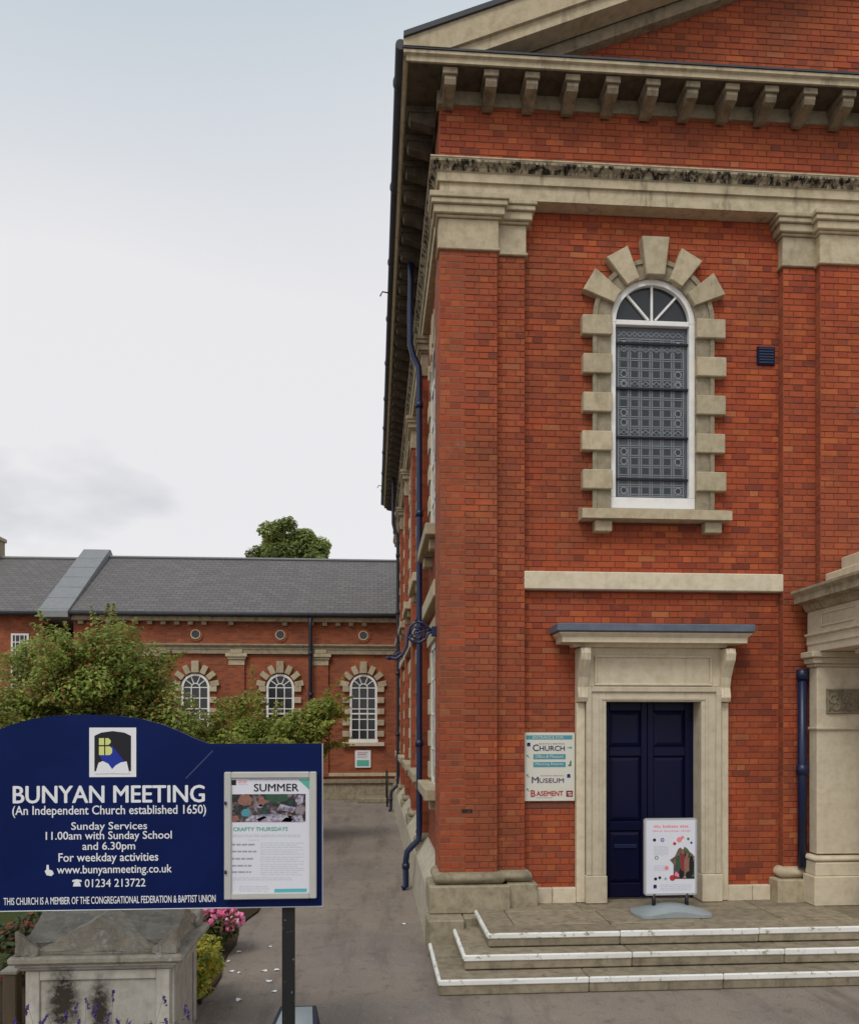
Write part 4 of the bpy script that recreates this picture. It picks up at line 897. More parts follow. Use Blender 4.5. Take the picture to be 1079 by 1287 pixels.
for x in (-8.86, -6.02, -3.18, -.355):
    hw, zb, zs_ = .45, 2.04, 3.84
    wn = box('window', 'white_paint', hall, x-hw-.05, x+hw+.05, HY-.06, HY-.003, zb-.07, zb+.045)
    mb = MB(); mb.box(x-hw-.02, x-hw+.055, HY-.055, HY-.003, zb+.046, zs_); mb.box(x+hw-.055, x+hw+.02, HY-.055, HY-.003, zb+.046, zs_)
    o2, i2 = arc(x, zs_, hw+.02, 0, PI, 20), arc(x, zs_, hw-.055, 0, PI, 20)
    for k in range(20): mb.prism([i2[k+1], i2[k], o2[k], o2[k+1]], HY-.055, HY-.003)
    mb.build('frame', 'white_paint', wn)
    mb = MB(); xs3 = [x-hw+.055, x-.14, x+.14, x+hw-.055]; rz = [zb+.045, 2.40, 2.76, 3.12, 3.48, zs_]
    for q in (1, 2): mb.box(xs3[q]-.017, xs3[q]+.017, HY-.045, HY-.02, zb+.046, zs_)
    for z in rz[1:]: mb.box(xs3[0], xs3[3], HY-.044, HY-.021, z-.016, z+.016)
    mb.box(xs3[0], xs3[3], HY-.05, HY-.021, 2.93, 2.98)
    ih, oh = arc(x, zs_, .125, 0, PI, 12), arc(x, zs_, .158, 0, PI, 12)
    for a in (38, 68, 112, 142):
        ca, sa = math.cos(R(a)), math.sin(R(a)); h = .014; r0, r1 = .16, hw-.04
        mb.prism([(x+r0*ca+h*sa, zs_+r0*sa-h*ca), (x+r1*ca+h*sa, zs_+r1*sa-h*ca), (x+r1*ca-h*sa, zs_+r1*sa+h*ca), (x+r0*ca-h*sa, zs_+r0*sa+h*ca)], HY-.043, HY-.021)
    for k in range(12): mb.prism([ih[k+1], ih[k], oh[k], oh[k+1]], HY-.046, HY-.02)
    mb.build('glazing_bars', 'white_paint', wn)
    for q in range(3):
        for r_ in range(5): rect('pane', 'glass_dark', wn, xs3[q], xs3[q+1], rz[r_], rz[r_+1], HY-.015-rnd.uniform(0, .003))
    ang = [0, 38, 68, 112, 142, 180]
    for k in range(5): poly('pane', 'glass_dark', wn, [(x, zs_)]+arc(x, zs_, hw-.04, R(ang[k]), R(ang[k+1]), 5), HY-.014-rnd.uniform(0, .002))
    for s_ in (-1, 1):
        for k in range(5):
            link('quoin', qm('quoin', .24, .10, .20), wn, loc=(x+s_*(hw+.145), HY-.002, zb+.22+k*.385))
    for a in np.linspace(12, 168, 7):
        key = abs(a-90) < 5; o = link('voussoir', qm('voussoir', .30 if not key else .40, .11 if not key else .14, .19 if not key else .25), wn, loc=(x+(.66 if not key else .70)*math.cos(R(a)), HY-.002, zs_+(.66 if not key else .70)*math.sin(R(a)))); o.rotation_euler.y = -R(a)
    box('sill', 'stone_door', wn, x-.72, x+.72, HY-.17, HY-.002, zb-.20, zb-.072, c=.01)
hp_ = MB().tube([(-2.14, HY-.34, 6.2), (-2.14, HY-.30, 5.9), (-2.14, HY-.27, 5.5), (-2.14, HY-.27, .2)], .065, 8).build('downpipe', 'dark_pipe', hall)
for z in (5.0, 3.6, 2.2): MB().tube([(-2.14, HY-.27, z-.07), (-2.14, HY-.27, z+.07)], .085, 8).build('pipe_collar', 'dark_pipe', hp_)
nb = thing('wall_notice', 'small white notice board under the hall window at the path end', 'notice', (-.35, HY-.02, 1.1))
box('board', 'print_white', nb, -.64, -.10, HY-.06, HY-.003, 1.10, 1.70, c=.005); rect('poster_picture', 'ink_mint', nb, -.58, -.16, 1.15, 1.36, HY-.062)
for k in range(4): rect('print_line', 'ink_maroon' if k < 2 else 'ink_grey', nb, -.56, -.2-.05*(k % 2), 1.60-.055*k, 1.62-.055*k, HY-.062)
box('door_step', 'stone_paving', hall, -.55, .45, HY-1.3, HY-.21, 0, .16, c=.02)

# older block to the left with a parapet gable
old = thing('school_building', 'red brick slate-roofed block left of the hall beyond the coped gable', 'building', (-15, HY+3, 0))
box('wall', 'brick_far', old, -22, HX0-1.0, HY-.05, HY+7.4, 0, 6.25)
mb = MB(); mb.prism_x([(HY-.37, HZE-.03), (HYR, HZR-.08), (HY+7.8, HZE), (HY+7.8, HZE-.12), (HYR, HZR-.2), (HY-.37, HZE-.13)][::-1], -22.2, HX0-1.0); orf = mb.build('roof', 'slate', old)
box('ridge_tile', 'lead_grey', orf, -22.2, HX0-1.02, HYR-.10, HYR+.10, HZR-.12, HZR-.02, c=.03)
mb = MB(); mb.prism_x([(HY-.45, HZE-.22), (HY-.45, HZE-.02), (HYR, HZR+.30), (HYR+.15, HZR+.30), (HY+7.9, HZE+.1), (HY+7.9, HZE-.5)][::-1], HX0-.99, HX0-.025); cop = mb.build('gable_coping', 'lead_grey', old)
sl = (HZR+.32-HZE)/(HYR-HY+.45)
for k in range(6):
    yq = HY-.35+k*.68; mb = MB(); zq = HZE-.02+sl*(yq-HY+.45)
    mb.prism_x([(yq, zq-.02), (yq, zq+.018), (yq+.035, zq+.018+.035*sl), (yq+.035, zq)][::-1], HX0-1.0, HX0-.015); mb.build('lead_roll', 'lead_grey', cop)
MB().tube([(-22.2, HY-.42, HZE-.1), (HX0-1.0, HY-.42, HZE-.1)], .07, 8).build('gutter', 'gutter_metal', old)
def sash(x0, x1, z0, z1):
    wn = box('window', 'white_paint', old, x0, x1, HY-.08, HY-.053, z0, z0+.06)
    mb = MB(); mb.box(x0, x0+.06, HY-.078, HY-.053, z0+.061, z1); mb.box(x1-.06, x1, HY-.078, HY-.053, z0+.061, z1); mb.box(x0+.061, x1-.061, HY-.078, HY-.053, z1-.06, z1)
    for i in range(1, 4): x = x0+(x1-x0)*i/4; mb.box(x-.012, x+.012, HY-.075, HY-.06, z0+.06, z1-.06)
    for i in range(1, 6): z = z0+(z1-z0)*i/6; mb.box(x0+.06, x1-.06, HY-.076, HY-.06, z-.014, z+.014)
    mb.build('frame', 'white_paint', wn)
    for i in range(4):
        for j in range(6): rect('pane', 'glass_dark', wn, x0+(x1-x0)*i/4, x0+(x1-x0)*(i+1)/4, z0+(z1-z0)*j/6, z0+(z1-z0)*(j+1)/6, HY-.056)
    box('sill', 'stone', wn, x0-.1, x1+.1, HY-.15, HY-.052, z0-.12, z0-.002)
sash(-12.05, -11.48, 3.9, 5.62); sash(-15.0, -14.4, 3.5, 5.6)
cx, cz = P(-14, 690, HYR)
ch = box('chimney', 'stone_dirty', orf, cx-.5, cx+.42, HYR-.4, HYR+.4, HZR-.3, 9.55)
box('chimney_cap', 'stone', old, cx-.56, cx+.48, HYR-.46, HYR+.46, 9.552, 9.70, c=.02)
MB().lathe([(.12, 9.70), (.12, 9.74), (.10, 9.76), (.09, 9.98), (.11, 10.0), (.11, 10.05), (.07, 10.05)], cx+.2, HYR, 14).build('chimney_pot', 'brick_far', old)

# black handrail by the steps at the end of the church
hr = thing('handrail', 'black metal handrail at the far end of the side path', 'handrail', (.5, 25.2, 0))
MB().tube([(.42, 25.0, 0), (.42, 25.0, 1.02), (.42, 25.1, 1.07), (.42, 26.3, 1.07), (.42, 26.4, 1.02), (.42, 26.4, 0)], .028, 8).build('rail', 'black_iron', hr)
MB().tube([(.42, 25.02, .55), (.42, 26.38, .55)], .02, 8).build('mid_rail', 'black_iron', hr)

# ------------------------------------------------------------------ church notice board by the street
BYF = 5.80
bd = thing('church_sign', 'large navy board lettered in white on a black post by the path', 'sign board', (-1.6, BYF+.06, 0))
xR = P(404.5, 1000, BYF)[0]; xC = P(110, 900, BYF)[0]; xL = 2*xC-P(240, 930, BYF)[0]
xLL = 2*xC-xR
zB = P(404, 1138.5, BYF)[1]; zS = P(404, 934.5, BYF)[1]; zP = P(110, 898, BYF)[1]
xa = P(300, 930, BYF)[0]-.02
curve = []
ramp_pts = [(110, 898), (150, 899.5), (180, 904), (205, 911), (225, 919), (243, 927.5), (262, 934)]
half = [(P(u, v, BYF)[0]-xC, P(u, v, BYF)[1]) for u, v in ramp_pts]; half[-1] = (half[-1][0], zS)
outl = [(xLL, zB), (xR, zB), (xR, zS)]+[(xC+d, z) for d, z in half[::-1]]+[(xC-d, z) for d, z in half[1:]]+[(xLL, zS)]
board = MB().prism(outl, BYF, BYF+.03).build('board', 'navy_board', bd)
eb = MB()
eb.cbox(xLL-.002, xR+.006, BYF-.004, BYF+.034, zB-.008, zB-.0005, .002); eb.cbox(xR+.0005, xR+.008, BYF-.004, BYF+.034, zB, zS, .002); eb.build('edge_trim', 'alu', bd)
pe = P(363, 1200, BYF+.09)[0]
for px_ in (pe, 2*xC-pe):
    mb = MB(); mb.cbox(px_-.044, px_+.044, BYF+.031, BYF+.118, 0, zB+.9, .006); mb.build('post', 'black_iron', bd)
LYB = BYF-.0015
def bt(body, u0, u1, vtop, vbase, bold=.0, mat='print_white', asc=None):
    xa_, zt_ = P(u0, vtop, BYF); xb_, zb_ = P(u1, vbase, BYF); return text(body, (xa_+xb_)/2, zb_, LYB, mat, bd, xb_-xa_, zt_-zb_, bold=bold)
bt('BUNYAN MEETING', 17, 257, 988, 1008, .028)
bt('(An Independent Church established 1650)', 16, 259, 1013, 1026, .012)
bt('Sunday Services', 90, 185, 1033.5, 1045, .012)
bt('11.00am with Sunday School', 58, 216, 1045.5, 1057, .012)
bt('and 6.30pm', 104, 170, 1058.5, 1070.5, .012)
bt('For weekday activities', 74, 199, 1072.5, 1085, .012)
bt('www.bunyanmeeting.co.uk', 72, 216, 1088, 1099.5, .012)
bt('01234 213722', 107, 183, 1105, 1114, .012)
bt('THIS CHURCH IS A MEMBER OF THE CONGREGATIONAL FEDERATION & BAPTIST UNION', 5, 271, 1128.5, 1133.5, .012)
lx, lz = P(142, 945.5, BYF); logo(lx, lz, .325, LYB, bd)
def BQ(u, v): return P(u, v, BYF)
poly('hand_mark', 'print_white', bd, [BQ(59, 1100), BQ(65, 1101), BQ(68, 1098), BQ(66, 1094), BQ(62, 1093), BQ(61.5, 1087), BQ(59, 1087), BQ(58.5, 1093), BQ(56.5, 1095)], LYB)
poly('telephone_mark', 'print_white', bd, [BQ(92, 1114), BQ(102, 1114), BQ(101, 1109.5), BQ(99, 1108), BQ(103, 1108.5), BQ(102.5, 1106), BQ(97, 1105), BQ(91.5, 1106), BQ(91, 1108.5), BQ(95, 1108), BQ(93, 1109.5)], LYB)
NM('ink_faint', .5).color((.045, .06, .14))
poly('scratch', 'ink_faint', bd, [BQ(233, 978), BQ(267, 943), BQ(268, 944), BQ(234, 979)], LYB)
# poster case on the board
kx0, kz1 = P(281.5, 970.5, BYF-.05); kx1, kz0 = P(397.5, 1129.5, BYF-.05)
case_ = MB(); KY = BYF-.05
FWc = .05
case_.cbox(kx0, kx0+FWc, KY, BYF-.001, kz0, kz1, .006); case_.cbox(kx1-FWc, kx1, KY, BYF-.001, kz0, kz1, .006)
case_.cbox(kx0+FWc, kx1-FWc, KY, BYF-.001, kz0, kz0+.045, .006); case_.cbox(kx0+FWc, kx1-FWc, KY, BYF-.001, kz1-.045, kz1, .006)
kc = case_.build('poster_case', 'case_frame', bd)
for z in (kz0+.2, kz1-.22): MB().tube([(kx0+.012, KY-.008, z-.012), (kx0+.012, KY-.008, z+.012)], .008, 8).build('hinge', 'dark_pipe', kc)
KP = KY+.018
rect('poster', 'paper', kc, kx0+.02, kx1-.02, kz0+.02, kz1-.02, KP)
def KQ(u, v): return P(270+u/7.15, 960+v/7.15, KP)
def krect(n_, m_, u0, u1, v0, v1, d=.001): a, b = KQ(u0, v1), KQ(u1, v0); rect(n_, m_, kc, a[0], b[0], a[1], b[1], KP-d)
krect('poster_photo', 'photo_print', 155, 815, 270, 525)
q_ = NM('ink_lilac', .5); q_.color(q_.mix(q_.ramp(q_.noise(34, 4), (.4, 0.), (.6, 1.)), (.14, .10, .17), (.44, .42, .48)))
for m_, pg in (('skin', [(205, 330), (230, 285), (300, 278), (338, 315), (325, 370), (265, 378), (215, 360)]), ('skin', [(385, 360), (400, 300), (430, 290), (455, 330), (445, 368), (405, 385)]), ('foliage_print', [(455, 272), (655, 272), (650, 330), (540, 350), (470, 325)]),
               ('ink_lilac', [(365, 375), (425, 362), (430, 395), (370, 400)]), ('ink_lilac', [(555, 420), (590, 360), (660, 380), (730, 390), (700, 440), (620, 420)]), ('ink_lilac', [(720, 330), (750, 280), (800, 275), (790, 350), (745, 370)]),
               ('ink_lilac', [(250, 520), (330, 465), (520, 445), (690, 470), (780, 455), (800, 522), (520, 524)]), ('ink_purple', [(370, 500), (440, 470), (470, 480), (400, 515)]), ('ink_purple', [(590, 520), (640, 480), (700, 490), (690, 522)]),
               ('skin', [(158, 470), (200, 462), (222, 500), (190, 522), (158, 522)]), ('ink_teal', [(235, 440), (260, 405), (310, 408), (325, 445), (290, 475), (250, 470)]), ('skin', [(655, 470), (680, 445), (700, 470), (675, 495)])):
    poly('photo_figure', m_, kc, [KQ(u, v) for u, v in pg][::-1], KP-.002)
a, b = KQ(352, 248), KQ(752, 178); text('SUMMER', (a[0]+b[0])/2, a[1], KP-.002, 'ink_black', kc, b[0]-a[0], b[1]-a[1], bold=.02)
a, b = KQ(165, 604), KQ(655, 566); text('CRAFTY THURSDAYS', (a[0]+b[0])/2, a[1], KP-.002, 'ink_mint', kc, b[0]-a[0], b[1]-a[1], bold=.02)
poly('corner_flash', 'ink_mint', kc, [KQ(745, 138), KQ(850, 235), KQ(850, 138)], KP-.001)
krect('footer_band', 'ink_cyan', 535, 825, 1120, 1158); krect('logo_mark', 'ink_black', 150, 192, 145, 192)
def kwords(mat, u0, u1, v, h, seed, wmin=18, wmax=60, gap=9):
    g = random.Random(seed); x = u0
    while x < u1-10:
        w_ = min(g.uniform(wmin, wmax), u1-x); krect('print_line', mat, x, x+w_, v, v+h); x += w_+gap
for k, v in enumerate((150, 165, 180)): kwords('ink_pink' if k < 2 else 'ink_pale', 210, 300, v, 7, 50+k)
kwords('ink_grey', 310, 740, 138, 5, 60)
for k, v in enumerate((635, 650, 680)): kwords('ink_pale', 160 if k < 2 else 300, 770 if k < 2 else 400, v, 7, 70+k)
for k, (v, u1) in enumerate(((718, 370), (780, 375), (845, 345), (908, 330), (965, 330))):
    kwords('ink_grey', 155, u1, v, 15, 80+k)
    for q in range(3): kwords('ink_pale', 410, 800-60*(q % 2), v-10+q*19, 6, 90+k*3+q)
for q, v in enumerate((1020, 1038, 1100, 1120, 1140)): kwords('ink_pale', 165 if q < 2 else 220, 700 if q < 2 else 490, v, 7, 120+q)

# floodlight at the foot of the post
fx, fy = P(371, 1275, 6.45)[0], 6.45
fl = thing('floodlight', 'small grey floodlight on the ground behind the sign post', 'floodlight', (fx, fy, 0))
mb = MB(); mb.add([(fx-.16, fy-.13, .10), (fx+.16, fy-.13, .10), (fx+.19, fy+.12, .14), (fx-.19, fy+.12, .14), (fx-.19, fy-.16, .20), (fx+.19, fy-.16, .20), (fx+.16, fy+.10, .30), (fx-.13, fy+.10, .30)],
       [(0, 3, 2, 1), (4, 5, 6, 7), (0, 1, 5, 4), (1, 2, 6, 5), (2, 3, 7, 6), (3, 0, 4, 7)]); mb.build('housing', 'dark_pipe', fl)
mb = MB(); mb.add([(fx-.15, fy-.135, .217), (fx+.15, fy-.135, .217), (fx+.13, fy+.08, .300), (fx-.105, fy+.08, .300)], [(0, 1, 2, 3)]); mb.build('lens', 'grey_plastic', fl)
MB().tube([(fx-.2, fy, .18), (fx-.2, fy, .02), (fx+.2, fy, .02), (fx+.2, fy, .18)], .014, 6).build('stirrup', 'black_iron', fl)

# ------------------------------------------------------------------ chest tomb
tx0, tx1, ty0, ty1 = -2.62, -1.54, 6.2, 7.0
tb = thing('chest_tomb', 'weathered pale stone chest tomb with a pedimented lid beneath the sign', 'tomb', ((tx0+tx1)/2, (ty0+ty1)/2, 0))
box('chest', 'tomb_stone', tb, tx0, tx1, ty0, ty1, 0, .74, c=.006)
def frame_rails(x0, x1, yf, z0, z1):
    mb = MB(); mb.cbox(x0, x0+.10, yf-.018, yf-.001, z0, z1, .006); mb.cbox(x1-.10, x1, yf-.018, yf-.001, z0, z1, .006); mb.cbox(x0+.101, x1-.101, yf-.018, yf-.001, z1-.07, z1, .006); mb.cbox(x0+.101, x1-.101, yf-.018, yf-.001, z0, z0+.09, .006); mb.build('panel_frame', 'tomb_stone', tb)
frame_rails(tx0+.01, tx1-.01, ty0, .06, .735)
mb = MB(); mb.cbox(tx1+.001, tx1+.018, ty0+.01, ty0+.09, .06, .735, .006); mb.cbox(tx1+.001, tx1+.018, ty1-.09, ty1-.01, .06, .735, .006); mb.cbox(tx1+.001, tx1+.018, ty0+.091, ty1-.091, .665, .735, .006); mb.build('panel_frame', 'tomb_stone', tb)
mb = MB(); mb.cbox(tx0-.03, tx1+.03, ty0-.03, ty1+.03, .742, .775, .01); mb.cbox(tx0-.055, tx1+.055, ty0-.065, ty1+.06, .775, .80, .01); mb.build('moulding', 'tomb_stone', tb)
mb = MB(); mb.cbox(tx0-.095, tx1+.11, ty0-.10, ty1+.09, .802, .865, .018); slab = mb.build('lid_slab', 'tomb_lid', tb)
import bmesh
def rough(o, cuts, amp, seed):
    bm = bmesh.new(); bm.from_mesh(o.data); bmesh.ops.triangulate(bm, faces=[f for f in bm.faces if len(f.verts) > 4]); bmesh.ops.subdivide_edges(bm, edges=bm.edges, cuts=cuts, use_grid_fill=True)
    g = random.Random(seed)
    for v in bm.verts: v.co += Vector((g.uniform(-1, 1), g.uniform(-1, 1), g.uniform(-1, 1)))*amp
    bm.to_mesh(o.data); bm.free()
lz0 = .866; cxm = (tx0+tx1)/2; cym = (ty0+ty1)/2
mb = MB(); mb.prism([(tx0+.07, lz0), (tx1-.07, lz0), (tx1-.10, lz0+.03), (cxm, lz0+.265), (tx0+.10, lz0+.03)], ty0-.03, ty1+.02); o = mb.build('lid_pediment', 'tomb_lid', slab); rough(o, 9, .008, 1)
mb = MB(); mb.prism_x([(ty0+.02, lz0), (ty0+.04, lz0+.09), (cym, lz0+.25), (ty1-.03, lz0+.09), (ty1-.02, lz0)][::-1], tx0-.01, tx1+.01); o = mb.build('lid_cross_gable', 'tomb_lid', slab); rough(o, 9, .010, 2)
for (sx_, sy_) in ((-1, -1), (1, -1), (-1, 1), (1, 1)):
    x = tx0-.05 if sx_ < 0 else tx1+.05; y = ty0-.07 if sy_ < 0 else ty1+.06
    i_x, i_y = x-sx_*.17, y-sy_*.15
    mb = MB(); mb.add([(x, y, lz0), (i_x, y, lz0), (x, i_y, lz0), (x, y, lz0+.16), (x-sx_*.03, y, lz0+.185), (x, y-sy_*.03, lz0+.185), (i_x, y, lz0+.05), (x, i_y, lz0+.05), (i_x, i_y, lz0)],
                      [(0, 1, 6, 4, 3), (0, 3, 5, 7, 2), (3, 4, 5), (4, 6, 8), (4, 8, 5), (5, 8, 7), (6, 1, 8), (7, 8, 2), (0, 2, 8, 1)])
    o = mb.build('acroterion', 'tomb_lid', slab); rough(o, 3, .007, 5)

# wooden post at the edge of the bed
px_, _ = P(16, 1250, 6.9); pz_ = P(16, 1218, 6.9)[1]
wp = thing('timber_post', 'short wooden post with a pale cap left of the stone tomb', 'post', (px_, 6.9, 0))
box('shaft', 'timber', wp, px_-.055, px_+.055, 6.84, 6.96, 0, pz_-.03, c=.008); box('cap', 'timber_cap', wp, px_-.07, px_+.07, 6.825, 6.975, pz_-.029, pz_+.01, c=.01)

# ------------------------------------------------------------------ plants
def leaves(name, parent, pts, nrm, size, cols_, mat='leaf', rg=None, kind='stuff', aspect=.55, jitter=.25):
    """one small folded leaf (two triangles pairs) at every point"""
    rg = rg or np.random.default_rng(1); n = len(pts)
    nrm = nrm+rg.normal(0, .55, (n, 3)); nrm /= np.linalg.norm(nrm, axis=1)[:, None]+1e-9
    a = np.cross(nrm, rg.normal(0, 1, (n, 3))); a /= np.linalg.norm(a, axis=1)[:, None]+1e-9
    b = np.cross(nrm, a); s = (size*rg.uniform(1-jitter*1.6, 1+jitter*1.6, n))[:, None]
    v = np.stack([pts-a*s, pts+b*s*aspect+nrm*s*.12, pts+a*s, pts-b*s*aspect+nrm*s*.12], 1).reshape(-1, 3)
    f = np.arange(4*n).reshape(n, 4)
    me = bpy.data.meshes.new(name); me.vertices.add(4*n); me.loops.add(4*n); me.polygons.add(n)
    me.vertices.foreach_set('co', v.astype(np.float32).ravel()); me.loops.foreach_set('vertex_index', f.ravel().astype(np.int32)); me.polygons.foreach_set('loop_start', np.arange(0, 4*n, 4, dtype=np.int32))
    me.materials.append(MATS[mat]); me.update(); me.validate()
    at = me.color_attributes.new('tint', 'FLOAT_COLOR', 'CORNER')
    at.data.foreach_set('color', np.repeat(np.concatenate([cols_, np.ones((n, 1))], 1).astype(np.float32), 4, axis=0).ravel())
    return link(name, me, parent, kind=kind)
def blobs(rg, centre, rad, n, r0, r1, shell=.45, flat=0):
    d = rg.normal(0, 1, (n, 3)); d /= np.linalg.norm(d, axis=1)[:, None]
    k = rg.uniform(shell, 1.0, n)[:, None]; c = np.array(centre)+d*k*np.array(rad); return c, rg.uniform(r0, r1, n)
def fill(rg, c, r, per):
    pts, nr = [], []
    for ci, ri in zip(c, r):
        m_ = int(per*(ri/r.mean())**2); d = rg.normal(0, 1, (m_, 3)); d /= np.linalg.norm(d, axis=1)[:, None]
        k = rg.uniform(.25, 1, m_)**.5; pts.append(ci+d*(k*ri)[:, None]*np.array([1, 1, .8])); nr.append(d*.8+np.array([0, -.15, 1.0]))
    return np.concatenate(pts), np.concatenate(nr)
def pal(rg, n, base, var=.3, alt=None, altp=0):
    c = np.array(base)[None]*rg.uniform(1-var, 1+var, n)[:, None]*np.array([1, 1, 1])[None]; c[:, 0] *= rg.uniform(.8, 1.3, n)
    if alt is not None: k = rg.random(n) < altp; c[k] = np.array(alt)*rg.uniform(.7, 1.3, k.sum())[:, None]
    return c
def limbs(name, parent, base, tips, r, rg, mid=.35, mat='bark', sub=0):
    mb = MB(); base = np.array(base, float)
    for t in tips:
        t = np.array(t, float); m1 = base+(t-base)*mid; m1[2] += .12*(t[2]-base[2]); m1[:2] = base[:2]+(t[:2]-base[:2])*mid*.55
        m2 = base+(t-base)*.72+rg.normal(0, .04, 3)*np.linalg.norm(t-base)*.5
        mb.tube([base, m1, m2, t], [r, r*.7, r*.4, r*.1], 7)
        for _ in range(sub):
            k = rg.uniform(.3, .8); p = m1+(t-m1)*k; q = p+(t-base)*.12+rg.normal(0, .10, 3)*np.linalg.norm(t-base); mb.tube([p, (p+q)/2+rg.normal(0, .03, 3), q], [r*.3, r*.2, r*.06], 5)
    return mb.build(name, mat, parent)
def sprays(rg, tips, dirs, L_, per, wid):
    pts, nr = [], []
    for t, d in zip(tips, dirs):
        k = rg.uniform(0, 1, per); l_ = L_*rg.uniform(.5, 1.2); p = np.array(t)+np.outer(k, np.array(d)*l_)+rg.normal(0, wid, (per, 3))*(1.1-k)[:, None]; p[:, 2] -= .12*l_*k*k; pts.append(p); nr.append(np.tile(np.array(d)+[0, 0, .6], (per, 1)))
    return np.concatenate(pts), np.concatenate(nr)
def tree(name, label, base, trunk_top, centre, rad, nb, r0, r1, per, leaf, col_, group=None, seed=1, alt=None, altp=0, spr=0, sprL=.6, tr=.12, shell=.35, extra=None, cat='tree', clumpvar=.25):
    rg = np.random.default_rng(seed); t = thing(name, label, cat, base, group)
    c, r = blobs(rg, centre, rad, nb, r0, r1, shell)
    if extra is not None:
        for (ec, er, en) in extra: c2, r2 = blobs(rg, ec, er, en, r0, r1, .2); c = np.concatenate([c, c2]); r = np.concatenate([r, r2])
    tm = MB(); b_ = np.array(base, float); tt = np.array(trunk_top, float)
    tm.tube([b_, b_+(tt-b_)*.3+rg.normal(0, .02, 3), b_+(tt-b_)*.7+rg.normal(0, .03, 3), tt], [tr*1.35, tr*1.05, tr*.9, tr*.75], 10); tm.build('trunk', 'bark', t)
    k = rg.choice(len(c), min(len(c), 26), replace=False); limbs('limbs', t, tt-(tt-b_)*.12, tt+(c[k]-tt)*.85, tr*.55, rg, sub=2)
    cols_l = []; P_, N_ = [], []
    for ci, ri in zip(c, r):
        p, n_ = fill(rg, ci[None], np.array([ri]), int(per*(ri/((r0+r1)/2))**2)); P_.append(p); N_.append(n_)
        ccol = pal(rg, len(p), np.array(col_)*rg.uniform(1-clumpvar, 1+clumpvar), .3, alt, altp if rg.random() < .5 else altp*.15); cols_l.append(ccol)
    if spr:
        k = rg.choice(len(c), spr); d = c[k]-np.array(centre); d /= np.linalg.norm(d, axis=1)[:, None]+1e-6; d += rg.normal(0, .35, d.shape)+[0, 0, .35]; d /= np.linalg.norm(d, axis=1)[:, None]
        p, n_ = sprays(rg, c[k]+d*r[k][:, None]*.6, d, sprL, 45, .05); P_.append(p); N_.append(n_); cols_l.append(pal(rg, len(p), np.array(col_)*1.15, .3, alt, altp))
    leaves('crown', t, np.concatenate(P_), np.concatenate(N_), leaf, np.concatenate(cols_l), rg=rg); return t
tree('broadleaf_tree', 'dark leafy tree crown rising above the hall roof ridge', (-4.2, 44, 0), (-4.2, 44, 8.6), (-4.55, 44, 11.8), (2.5, 2.0, 2.0), 60, .45, .85, 520, .11, (.26, .32, .10), seed=5, tr=.3, shell=.35, clumpvar=.35)
tree('ornamental_tree', 'rounded green small tree with brownish shoots behind the sign board', (-5.4, 16, .03), (-5.4, 16, 1.4), (-5.5, 16, 3.15), (1.75, 1.4, 1.5), 230, .24, .46, 330, .040, (.29, .37, .09), seed=11, alt=(.36, .17, .07), altp=.28, spr=260, sprL=.5, tr=.10, shell=.15,
     extra=[((-6.35, 15.8, 2.3), (1.5, 1.0, .95), 80), ((-4.35, 15.8, 2.15), (1.1, .9, 1.0), 66)])
tree('leafy_shrub', 'bright green arching shrub in front of the hall windows', (-2.5, 17.6, .03), (-2.5, 17.6, 1.0), (-2.45, 17.5, 2.2), (1.35, 1.0, .95), 70, .2, .42, 300, .046, (.31, .37, .08), seed=21, alt=(.40, .38, .11), altp=.15, spr=150, sprL=.7, tr=.07, shell=.2, cat='shrub',
     extra=[((-1.35, 17.3, 2.6), (.55, .5, .45), 14), ((-3.9, 17.2, 2.2), (.9, .7, .7), 28)])

def bush(name, label, cx, cy, rx, ry, h, n, leaf, col_, seed, alt=None, altp=0, cat='shrub', flowers=None, group=None, z0=.0):
    rg = np.random.default_rng(seed); t = thing(name, label, cat, (cx, cy, z0), group)
    c, r = blobs(rg, (cx, cy, h*.55), (rx*.8, ry*.8, h*.36), 34, .10*max(rx, h), .26*max(rx, h), .1); c[:, 2] = np.maximum(c[:, 2], r*.7)
    limbs('stems', t, (cx, cy, .01), c[:14], .014, rg)
    p, n_ = fill(rg, c, r, n/34); k = p[:, 2] > .03; p, n_ = p[k], n_[k]
    leaves('foliage', t, p, n_, leaf, pal(rg, len(p), col_, .35, alt, altp), rg=rg)
    if flowers:
        for q in range(flowers[0]):
            d = rg.normal(0, 1, 3); d[1] = -abs(d[1])*.8; d[2] = abs(d[2])*.8+.15; d /= np.linalg.norm(d)
            ctr = np.array([cx, cy, h*.55])+d*np.array([rx, ry, h*.45])*rg.uniform(.75, 1.02)
            m_ = 26; dd = rg.normal(0, 1, (m_, 3)); dd /= np.linalg.norm(dd, axis=1)[:, None]
            o = leaves('flower_head', t, ctr+dd*flowers[1], dd, flowers[2], pal(rg, m_, flowers[3], .25, flowers[4], .3), mat='petal', rg=rg, kind=None, aspect=.8)
    return t
bush('hydrangea', 'pink flowering hydrangea beside the path behind the tomb', -1.83, 9.15, .40, .36, .60, 2600, .04, (.12, .17, .05), 31, (.25, .09, .07), .12, 'flowering plant', (46, .055, .030, (.80, .22, .42), (.85, .5, .6)), z0=.03)
bush('golden_euonymus', 'yellow variegated shrub along the right side of the stone tomb', -1.60, 7.5, .20, .50, .70, 4600, .024, (.55, .50, .07), 32, (.29, .37, .09), .35, z0=.03)
bush('golden_euonymus', 'low yellow-green shrub behind the wooden post at far left', -2.85, 7.25, .24, .25, .46, 2600, .026, (.50, .48, .07), 33, (.16, .22, .06), .4, z0=.03)
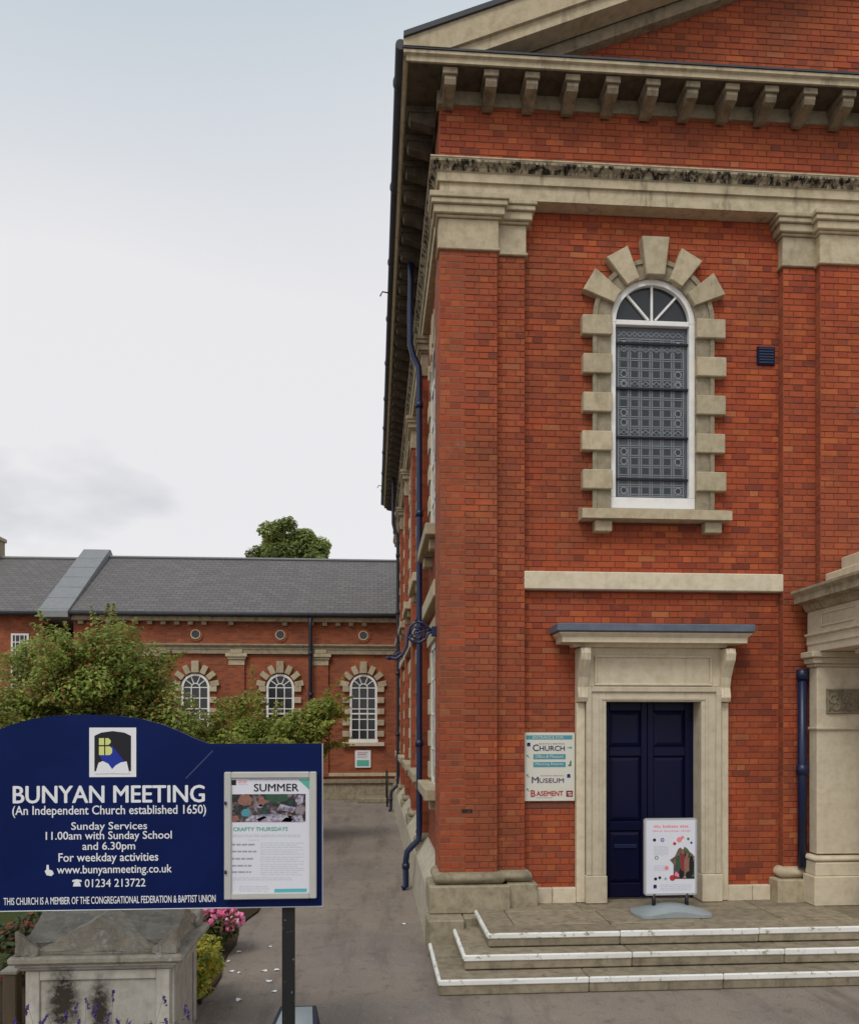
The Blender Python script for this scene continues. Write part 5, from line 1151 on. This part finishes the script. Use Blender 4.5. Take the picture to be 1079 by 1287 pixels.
bush('dark_shrub', 'dark green shrub with red leaves left of the stone tomb', -3.25, 8.1, .62, .5, .85, 5200, .034, (.085, .12, .05), 34, (.34, .09, .06), .16, z0=.03)
bush('hedge_shrub', 'mid green low shrub directly behind the stone tomb', -2.35, 8.3, .5, .42, .74, 3800, .032, (.20, .24, .07), 35, (.42, .38, .10), .25, z0=.03)
bush('hedge_shrub', 'rounded green shrub farther back behind the pink flowers', -2.35, 11.4, .7, .7, .85, 3800, .045, (.14, .2, .06), 36, (.25, .27, .07), .2, z0=.03)
# lavender in front of the tomb
lav = thing('lavender', 'lavender plant with purple flower spikes in front of the tomb', 'lavender', (-1.95, 5.72, 0))
rg = np.random.default_rng(41); st = MB(); fp_, fn_ = [], []
tips = [(35, 1263), (60, 1275), (85, 1270), (97, 1260), (108, 1255), (122, 1262), (143, 1245), (138, 1273), (146, 1281), (118, 1272), (206, 1252), (234, 1262), (208, 1280), (190, 1284), (236, 1268), (50, 1284), (164, 1283), (20, 1280), (100, 1280), (77, 1284)]
for (u, v) in tips:
    y = rg.uniform(5.55, 5.85); x, z = P(u, v, y); bx_ = x*.6-1.95*.4+rg.normal(0, .05)
    d = np.array([rg.normal(.15, .3), rg.normal(0, .1), 1.0]); d /= np.linalg.norm(d)
    st.tube([(bx_, 5.72+rg.normal(0, .05), 0), ((bx_+x)/2, (5.72+y)/2, z*.55), (x, y, z)], [.0022, .0016, .0011], 5)
    for k in range(34):
        q = rg.uniform(-.075, .0); a = rg.uniform(0, 2*PI); rr = .007*(1+q*4)
        fp_.append(np.array([x, y, z])+d*q+np.array([math.cos(a), math.sin(a), 0])*rr); fn_.append([math.cos(a), math.sin(a), .6])
st_o = NM('lavender_stem', .8); st_o.color((.10, .13, .06)); st.build('stems', 'lavender_stem', lav)
leaves('flower_spikes', lav, np.array(fp_), np.array(fn_), .0105, pal(rg, len(fp_), (.085, .045, .20), .35), mat='petal', rg=rg)
rg2 = np.random.default_rng(44); lp = rg2.normal(0, 1, (1800, 3))*np.array([.30, .10, .12])+np.array([-1.95, 5.72, .22]); lp = lp[(lp[:, 2] > .02) & (lp[:, 2] < .5)]
leaves('foliage', lav, lp, np.tile([0, 0, 1.], (len(lp), 1)), .03, pal(rg2, len(lp), (.13, .16, .10), .3), rg=rg2, aspect=.15)

# white petals scattered on the asphalt
pm = None
for k, (a, b) in enumerate([(333, 203), (160, 266), (130, 271), (122, 299), (110, 313), (170, 309), (205, 314), (310, 306), (362, 303), (330, 350), (352, 394), (204, 430), (898, 107), (203, 226)]):
    gx, gy = G(240+a/3.372, 1130+b/3.372)
    if pm is None:
        mb = MB(); v = [(0, 0, .004)]+[(.034*math.cos(t)*(1+.25*math.sin(3*t)), .026*math.sin(t), .003+.005*(1+math.sin(2*t))) for t in np.linspace(0, 2*PI, 11)[:-1]]
        mb.add(v, [(0, i, i % 10+1) for i in range(1, 11)]); pm = mb.mesh('petal', 'print_white')
    o = link('fallen_petal', pm, None, 'small white fallen petal lying on the asphalt path', 'petal', 'white petals scattered on the path', loc=(gx, gy, .002))
    o.rotation_euler.z = k*1.3; o.scale = (rnd.uniform(.7, 1.15),)*3
